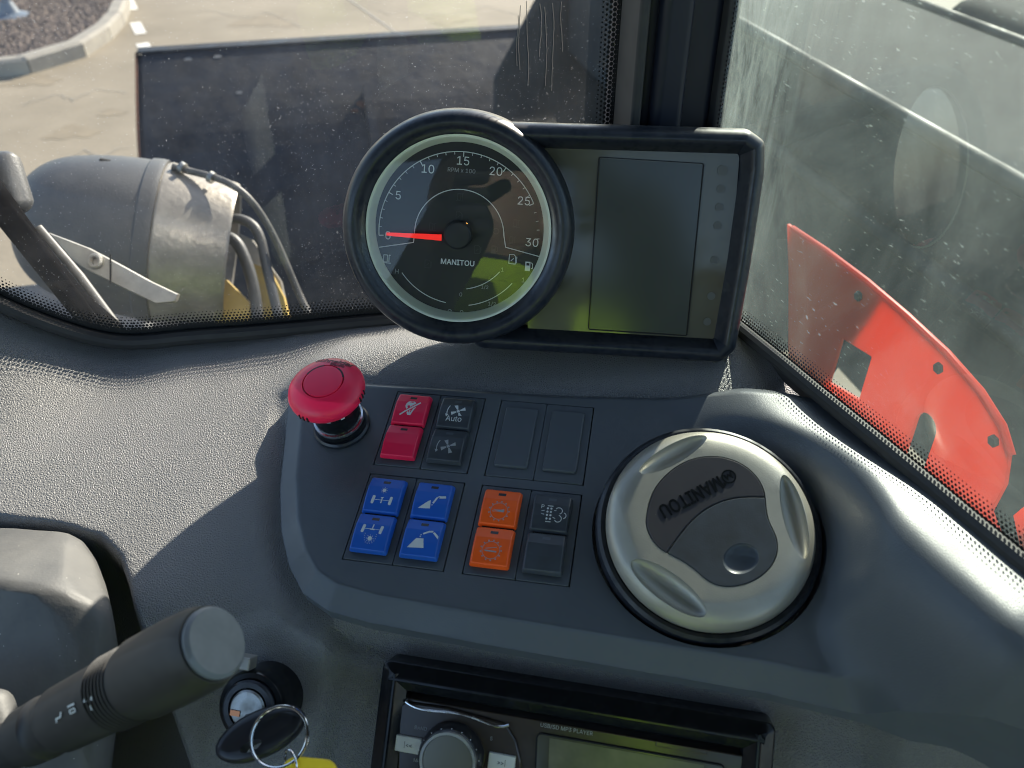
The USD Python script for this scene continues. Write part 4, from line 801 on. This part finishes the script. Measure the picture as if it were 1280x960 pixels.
for n_, px, py, hh in (('H', 496, 339, 6), ('C', 562, 390, 7), ('0', 577, 391, 7), ('1', 654, 350, 6), ('1', 628, 337, 5), ('1/2', 615, 380, 5), ('1/2', 606, 359, 4.5), ('0', 576, 368, 5)):
    q = text(n_, hh * PX); q.apply_translation([*D(px, py), DZ + .00005]); ic.part('letter', q, 'print_grey', dl, smooth=False)
def at2(g, px, py, s): return affinity.translate(affinity.scale(g, s, s, origin=(0, 0)), *D(px, py))
temp = U(stroke([(-3, -4), (-3, 4), (1, 4), (1, -4), (-3, -4)], .7), stroke([(3, -4), (3, 4), (5, 4)], .7), stroke([(-5, -5), (5, -5)], .6))
fuel = U(sg.box(-4, -5, 1.5, 5).difference(sg.box(-2.8, .8, .4, 3.6)), stroke([(2.5, -2), (4, -2), (4, 2.5), (2.6, 4.2)], .8))
deff = U(stroke([(-4, -5), (-4, 5), (1, 5), (3, 3), (3, -5), (-4, -5)], .7), stroke([(-2, -2), (1, 1)], .8), stroke([(4.2, -4), (4.2, 3)], .7))
ink('gauge_symbol', at2(temp, 483, 323, 1.15 * PX)); ink('gauge_symbol', at2(fuel, 661, 333, 1.2 * PX)); ink('gauge_symbol', at2(deff, 641, 324, 1.2 * PX))
for px, py, g in ((575, 246, temp), (574, 270, deff), (540, 283, temp), (620, 289, disc(0, 0, 4).difference(disc(0, 0, 3))), (645, 279, temp), (597, 312, deff), (618, 312, fuel), (640, 300, temp), (535, 330, deff)):
    ink('unlit_symbol', at2(g, px, py, 1.0 * PX), 'unlit' if 'unlit' in MATS else 'window_smoke')
ic.part('warning_lamp', moved(lathe([(0, 0), (.0007, 0), (.0005, .0003), (0, .0004)], 12), [*D(583, 280), DZ]), 'lamp_amber', dl)
npts = [K(483, 292.5, DZ + .005), K(552, 297, DZ + .005)]
ic.part('needle', flat(sg.Polygon([npts[0] + [0, .0008], npts[1] + [0, .0017], npts[1] - [0, .0017], npts[0] - [0, .0008]]), DZ + .0045, DZ + .0053), 'needle_red', smooth=False)
hub = K(572, 294, DZ + .004)
ic.part('needle_hub', moved(lathe([(0, 0), (.0078, 0), (.0076, .0050), (.0066, .0058), (0, .0060)], 48), [*hub, DZ]), 'dial_black')
ic.part('dial_cover', moved(lathe([(0, 0), (.0500, 0)], 96), [*gc, -.0049]), 'clear_lens', smooth=False)

# ------------------------------------------------------------------ car radio
Q = lambda px, py, h=0.: FQ.xy(px, py, h)
rd = Thing('car_radio', 'black car radio with round volume knob in the lower fascia', 'radio', FQ)
X1 = Q(968, 905)[0]
rail = sg.box(0, -.075, X1, 0).buffer(-.003).buffer(.003)
ro = resample(rail, 300)
rd.part('trim_frame', cat(loft(ro, [(.0005, -.02), (.0005, .0010), (-.0004, .0020), (-.0050, .0040), (-.0062, .0052), (-.0070, .0052), (-.0078, .0040), (-.0120, .0005), (-.0128, -.006)])), 'gloss_black', smooth=40)
fx0, fx1 = Q(497, 868)[0], Q(962, 945)[0]; fy = Q(497, 870)[1]
fy = min(fy, -.0135)
fp = rd.part('face_plate', rbox(fx0, fx1, -.08, fy, -.010, -.0005, .0008), 'radio_face')
pod = sg.Polygon([Q(*p) for p in ((500, 882), (508, 877), (560, 884), (632, 904), (645, 925), (651, 950), (652, 985), (498, 985))])
rd.part('control_pod', loft(pod, [(0, -.002), (0, .0006), (-.0006, .0012)], 160), 'radio_face')
rd.part('chrome_strip', tube(spline([np.array([*Q(*p), .0012]) for p in ((508, 876), (520, 883), (560, 889), (600, 899), (630, 907), (637, 905))], 30), .0007, 8), 'chrome')
kc = Q(566, 943)
rd.part('volume_knob', moved(lathe([(0, .001), (.0150, .001), (.0150, .004), (.0142, .0085), (.0132, .0095), (0, .0095)], 64), [*kc, 0]), 'knob_black')
rd.part('knob_ring', moved(lathe([(.0112, .0094), (.0132, .0096), (.0128, .0104), (.0116, .0104), (.0112, .0094)], 64), [*kc, 0]), 'steel')
rd.part('knob_face', moved(lathe([(0, .0100), (.0113, .0098), (.0113, .0090), (0, .0090)], 64), [*kc, 0]), 'knob_disc' if 'knob_disc' in MATS else 'steel')
rd.part('knob_ticks', cat(*[moved(turn(moved(box(-.0002, .0002, .0135, .0142, .0080, .0088), [0, 0, 0]), a), [*kc, 0]) for a in range(0, 360, 20)]), 'print_white')
for (px, py), s in (((512, 929), '|<<'), ((628, 951), '>>|')):
    x, y = Q(px, py); kp = rd.part('track_key', rbox(x - .0062, x + .0062, y - .0036, y + .0036, .0005, .0026, .0005), 'radio_key')
    q = text(s, .0018); q.apply_translation([x, y, .00258]); rd.part('lettering', q, 'window_smoke', kp, smooth=False)
for s, px, py, hh in (('BAND', 527, 909, .0016), ('MUTE', 526, 950, .0016), ('5', 615, 922, .0016)):
    q = text(s, hh); q.apply_translation([*Q(px, py), .00125]); rd.part('lettering', q, 'print_grey', smooth=False)
q = text('USB/SD MP3 PLAYER', .0017); q.apply_translation([*Q(708, 912), -.00045]); rd.part('lettering', q, 'print_grey', smooth=False)
win = sg.Polygon([Q(*p) for p in ((672, 917), (905, 958), (905, 1010), (668, 1010))]).buffer(-.002).buffer(.002)
rd.part('display_window', flat(win, -.0006, .0002), 'lens_dark', smooth=False); rd.part('display_edge', flat(win.buffer(.0006).difference(win), -.0006, .0005), 'dark_gap', smooth=False)
rd.part('display', flat(sg.Polygon([Q(*p) for p in ((687, 922), (880, 956), (880, 1005), (684, 1005))]), .00025, .0004), 'radio_lcd' if 'radio_lcd' in MATS else 'lcd', smooth=False)
rd.part('slot_lip', rbox(*sorted((Q(820, 925)[0], Q(884, 938)[0])), Q(850, 934)[1] - .0012, Q(850, 934)[1] + .0012, -.001, .0010, .0004), 'radio_face')

# ------------------------------------------------------------------ ignition switch, key and ring
IG = Frame(at(317, 882, .372), FQ.x, FQ.y)
ig = Thing('ignition_switch', 'black ignition switch with bare metal barrel in the lower fascia', 'ignition switch', IG)
ig.part('collar', lathe([(0, -.02), (.0165, -.02), (.0165, .001), (.0155, .003), (.0132, .0035), (.0125, .001), (0, .001)], 64), 'gloss_black')
ig.part('inner_ring', lathe([(.0125, 0), (.0128, .005), (.0118, .006), (.0095, .006), (.0090, .002), (.0125, 0)], 64), 'satin_black')
ig.part('barrel', lathe([(0, .0), (.0086, 0), (.0086, .006), (.0078, .0068), (0, .0068)], 48), 'steel')
ig.part('copper_plate', box(-.0075, -.0028, -.0035, -.001, .0069, .0073), 'copper_glint')
ig.part('index_tab', rbox(-.014, -.002, .0165, .0225, -.002, .006, .0008), 'bracket_metal')
kh = Frame(at(326, 917, .350), np.array([.93, -.36, .10]) @ CAM, np.array([-.30, -.75, .58]) @ CAM)
ky = Thing('ignition_key', 'black headed key standing in the ignition switch', 'key', kh)
kpoly = affinity.scale(disc(0, 0, .0100, 24), 2.0, 1.0)
hole = affinity.scale(disc(-.004, -.0045, .0022, 8), 2.2, 1.0)
km = mani(loft(kpoly, [(-.004, -.0040), (-.0014, -.0034), (0, -.0018), (0, .0012), (-.0014, .0026), (-.0042, .0033)], 120)) - M3.extrude(CS([np.array(hole.exterior.coords)[:-1][::(1 if hole.exterior.is_ccw else -1)]]), .02).translate([0, 0, -.01])
ky.part('head', km, 'key_head', smooth=45)
b0 = ky.frame.inv(at(312, 880, .372)); b1 = ky.frame.inv(at(321, 902, .360))
ky.part('blade', rhull([b0 + [-.003, 0, 0], b0 + [.003, 0, 0], b1 + [-.003, 0, 0], b1 + [.003, 0, 0]], .0009), 'steel')
rc = at(350, 921, .345)
rfm = Frame(rc, np.array([1, -.25, .1]) @ CAM, np.array([.2, -.9, .45]) @ CAM)
kr = Thing('key_ring', 'bright split key ring hanging from the ignition key', 'key ring', rfm)
aa = np.linspace(0, 4 * math.pi - .5, 90)
kr.part('split_ring', tube(np.column_stack([.0122 * np.cos(aa + .6), .0122 * np.sin(aa + .6), aa * .00011]), .00075, 8), 'chrome')
kr.wpart('small_link', tube(spline([at(357, 940, .343), at(363, 938, .341), at(371, 962, .338), at(366, 968, .340), at(357, 942, .344)], 24), .0005, 8), 'chrome')
tg = Frame(at(386, 976, .338), np.array([1, .1, 0]) @ CAM, np.array([0, -.95, .3]) @ CAM)
single('key_tag', placed(loft(rrect(.024, .018, .006), [(-.0004, -.001), (0, -.0004), (0, .0006), (-.0004, .001)], 60), tg.o, tg.x, tg.y), 'tag_yellow', 'yellow plastic key tag below the key ring at the bottom edge', 'key tag')

# ------------------------------------------------------------------ steering column shroud and indicator stalk
sc = Thing('steering_column', 'scuffed pale grey steering column shroud in the dark recess', 'steering column', Frame(at(40, 800, .37), FP.x, FP.y))
C2 = lambda px, py, z: sc.frame.inv(at(px, py, z))
top_ = [C2(-120, 690, .415), C2(0, 684, .412), C2(75, 690, .41), C2(92, 705, .408), C2(104, 735, .40)]
front = [C2(-120, 745, .372), C2(0, 738, .372), C2(70, 752, .372), C2(112, 775, .375), C2(120, 830, .375)]
low = [C2(-120, 1000, .36), C2(0, 1000, .36), C2(110, 960, .365), C2(124, 850, .38)]
sc.part('shroud', soft_(rhull(top_ + front + low + [C2(-120, 800, .46), C2(100, 800, .46), C2(100, 1000, .45), C2(-120, 1000, .45)], .010, BALL)), 'column_plastic', smooth=True)
sc.part('lower_cover', rhull([C2(-150, 905, .33), C2(-8, 886, .335), C2(2, 918, .33), C2(-150, 1040, .31), C2(-6, 1040, .31)], .008, BALL), 'bracket_plastic' if 'bracket_plastic' in MATS else 'column_plastic', smooth=45)
t0, t1 = at(268, 803, .272), at(20, 928, .318)
sa = (t0 - t1) / np.linalg.norm(t0 - t1); SLn = np.linalg.norm(t0 - t1)
yy = np.cross(sa, [1, 0, 0.2]); SF = Frame(t1, np.cross(yy, sa), yy); SF = Frame(t1, SF.x, np.cross(sa, SF.x))
st = Thing('indicator_stalk', 'dark grey indicator stalk with pale blue grey end cap, reaching over the ignition', 'stalk', SF)
L_ = SLn
st.part('arm', lathe([(0, -.03), (.0095, -.03), (.0095, .008), (.0118, .010), (.0122, .022), (.0108, .024), (.0108, .030), (.0128, .034), (.0138, L_ - .040), (.0150, L_ - .036), (.0152, L_ - .018), (.0146, L_ - .006), (.0132, L_ - .001), (0, L_ - .001)], 56), 'stalk_plastic')
st.part('end_cap', lathe([(0, L_ - .004), (.0122, L_ - .004), (.0124, L_ + .0005), (.0112, L_ + .0018), (0, L_ + .0022)], 56), 'stalk_cap')
st.part('grip_ribs', cat(*[lathe([(.0137, z), (.0143, z + .0004), (.0143, z + .0009), (.0137, z + .0013), (.0137, z)], 48) for z in np.arange(L_ - .054, L_ - .040, .0020)]), 'stalk_plastic')
def on_stalk(g, zc, ang, r=.0139):
    q = flat(g, 0, .0001).subdivide_to_size(.0015); v = q.vertices; a = math.radians(ang) + v[:, 0] / r
    q.vertices = np.column_stack([(r + v[:, 2]) * np.cos(a), (r + v[:, 2]) * np.sin(a), zc + v[:, 1]]); return q
fa_ = SF.inv(EYE); va = math.degrees(math.atan2(fa_[1], fa_[0]))
for g, z in ((U(*[blade(a, 0, 0, .8, 2.2, .3, .6) for a in (0, 120, 240)]), L_ - .050), (U(rrect(1.3, 2.8, .4).difference(rrect(.6, 2.0, .2)), stroke([(-1.6, -1.6), (-1.6, 1.6)], .5)), L_ - .060), (stroke([(-1.2, 1.4), (0, .6), (0, -1.4), (1.0, -1.8)], .5), L_ - .068)):
    st.part('symbol', on_stalk(affinity.scale(g, 1.25 * MM, 1.25 * MM, origin=(0, 0)), z, va - 4, .0139), 'print_white', smooth=False)

# ------------------------------------------------------------------ the person taking the photograph, out of view behind the camera; clothes set for yellow reflections and bounce
pr = Thing('person', 'seated person out of view behind the camera, in navy and hi-vis yellow clothes set for reflections, gloved hands holding up a phone', 'person', Frame([-.05, -.42, 1.31], RIGHT, FWD))
pf_ = lambda x, y, z: np.array([x, y, z])
J = dict(pel=pf_(0, .0, .10), chest=pf_(0, .03, .42), neck=pf_(0, .05, .60), head=pf_(0, .10, .74), sl=pf_(-.19, .04, .52), sr=pf_(.19, .04, .52))
el_, er_ = pf_(-.29, .12, .29), pf_(.32, .10, .30)
cam_l = pr.frame.inv(EYE)
hl, hr = cam_l + [-.088, -.03, -.045], cam_l + [.088, -.035, -.05]
kl, kr_, fl_, fr_ = pf_(-.14, .44, .08), pf_(.16, .44, .08), pf_(-.14, .50, -.34), pf_(.18, .50, -.34)
def chain(*q): return M3.batch_boolean([rhull([a, b], [ra, rb], BALL) for (a, ra), (b, rb) in zip(q[:-1], q[1:])], manifold3d.OpType.Add)
def body(k):
    return M3.batch_boolean([rhull([J['pel'] + [-.10, 0, 0], J['pel'] + [.10, 0, 0], J['chest'] + [-.11, 0, 0], J['chest'] + [.11, 0, 0]], .10 + k, BALL), rhull([J['chest'] + [-.10, 0, 0], J['chest'] + [.10, 0, 0], J['sl'], J['sr']], [.10 + k, .10 + k, .062 + k, .062 + k], BALL),
                          rhull([J['sl'], J['sr'], J['neck']], [.06 + k, .06 + k, .06 + k], BALL), chain((J['sl'], .058 + k), (el_, .046 + k), (hl + [-.02, -.05, -.02], .034 + k)), chain((J['sr'], .058 + k), (er_, .046 + k), (hr + [.02, -.05, -.02], .034 + k))], manifold3d.OpType.Add)
def soft(m_, L__=.02, it=12): q = tm(m_.refine_to_length(L__)); q.merge_vertices(); trimesh.smoothing.filter_taubin(q, iterations=it); return q
def hand(h, sgn):
    out_ = [rhull([h + [0, 0, 0], h + [0, -.012, -.055], h + [sgn * .012, -.03, 0], h + [sgn * .012, -.03, -.05]], .013, BALL), chain((h + [sgn * .012, -.03, -.03], .024), (h + [sgn * .02, -.06, -.03], .028))]
    for i in range(4):
        b = h + [0, .004, .008 - i * .019]; out_.append(chain((b, .0088), (b + [-sgn * .012, .026, .002], .0082), (b + [-sgn * .034, .022, .002], .0075)))
    out_.append(chain((h + [0, -.03, -.01], .011), (h + [-sgn * .02, -.040, .012], .0095), (h + [-sgn * .040, -.036, .020], .0085)))
    return M3.batch_boolean(out_, manifold3d.OpType.Add)
skin = M3.batch_boolean([rhull([J['head'] + [0, -.02, .03], J['head'] + [0, .03, -.02], J['head'] + [0, .035, -.09], J['head'] + [0, -.03, .0]], [.095, .075, .045, .088], BALL), rhull([J['head'] + [0, .10, -.01], J['head'] + [0, .115, -.045]], .012), chain((J['neck'] - [0, 0, .06], .058), (J['head'] - [0, .01, .06], .055)),
                         rhull([J['head'] + [-.085, 0, -.01], J['head'] + [-.09, -.01, -.05]], .014), rhull([J['head'] + [.085, 0, -.01], J['head'] + [.09, -.01, -.05]], .014), body(-.012), 
                         chain((J['pel'] + [-.09, 0, -.01], .08), (kl, .058), (fl_, .042)), chain((J['pel'] + [.09, 0, -.01], .08), (kr_, .058), (fr_, .042))], manifold3d.OpType.Add)
bp_ = pr.part('body', soft(skin, .012, 6), 'skin', smooth=True)
for h_, g_ in ((hl, -1), (hr, 1)): pr.part('added_dark_glove', soft(hand(h_, g_), .004, 4), 'navy_cloth', bp_, smooth=True)  # dark gloves added to dim the hands reflected in the dial
pr.part('jacket', soft(body(.008)), 'navy_cloth', bp_, smooth=True)
pr.part('unseen_hi_vis_panel', soft(body(.016).trim_by_plane([0, 0, 1], .515).trim_by_plane([1, 0, 0], .13).trim_by_plane([0, -1, 0], -.115)), 'hi_vis', bp_, smooth=True)  # out of view, sited on the shoulder to reflect in the display
for x in (-.10, .10): pr.part('reflective_tape', soft(rhull([J['sl' if x < 0 else 'sr'] * [.55, 1, 1] + [0, .075, .0], J['chest'] + [x, .105, 0], J['pel'] + [x, .100, .10]], .022)), 'tape_silver', bp_, smooth=True)
pr.part('collar', soft(rhull([J['neck'] + [0, 0, -.06], J['neck'] + [0, .02, .02], J['head'] + [0, .045, -.10], J['head'] + [0, -.02, -.06]], [.085, .085, .062, .082], BALL)), 'navy_cloth', bp_, smooth=True)
pr.part('unseen_hi_vis_flap', soft(rhull([J['neck'] + [0, 0, -.06], J['neck'] + [0, .02, .02], J['head'] + [0, .045, -.10], J['head'] + [0, -.02, -.06]], [.092, .092, .069, .088], BALL).trim_by_plane([1, 0, 0], -.012).trim_by_plane([0, 0, -1], -.665).trim_by_plane([-1, 0, 0], -.075), .012, 4), 'hi_vis', bp_, smooth=True)  # out of view, cut to reflect as a yellow patch in the dial
pr.part('trousers', soft(M3.batch_boolean([chain((J['pel'] + [-.09, 0, -.01], .095), (kl, .072), (fl_ + [0, 0, .03], .055)), chain((J['pel'] + [.09, 0, -.01], .095), (kr_, .072), (fr_ + [0, 0, .03], .055))], manifold3d.OpType.Add)), 'hi_vis', bp_, smooth=True)  # out of view, hi-vis to bounce yellow onto the vent and windscreen
pr.part('hair', soft(rhull([J['head'] + [0, -.03, .05], J['head'] + [0, -.045, -.01]], [.092, .085], BALL)), 'hair', bp_, smooth=True)
ph = Thing('phone', 'dark phone held up in both hands behind the viewpoint', 'phone', Frame(EYE - CAM[2] * .010, CAM[0], -CAM[1]))
ph.part('case', rbox(-.075, .075, -.036, .036, -.006, .003, .003), 'satin_black')
st_ = Thing('driver_seat', 'dark fabric driving seat under the person', 'seat', Frame([-.05, -.42, .78], RIGHT, FWD))
st_.part('riser', rbox(-.16, .16, -.16, .22, .27, .42, .03), 'cab_dark')
st_.part('cushion', rbox(-.24, .24, -.20, .30, .41, .522, .05), 'seat_fabric'); st_.part('backrest', rbox(-.23, .23, -.32, -.16, .51, 1.10, .05), 'seat_fabric'); st_.part('pedestal', rbox(-.15, .15, -.15, .2, 0, .28, .03), 'cab_dark')
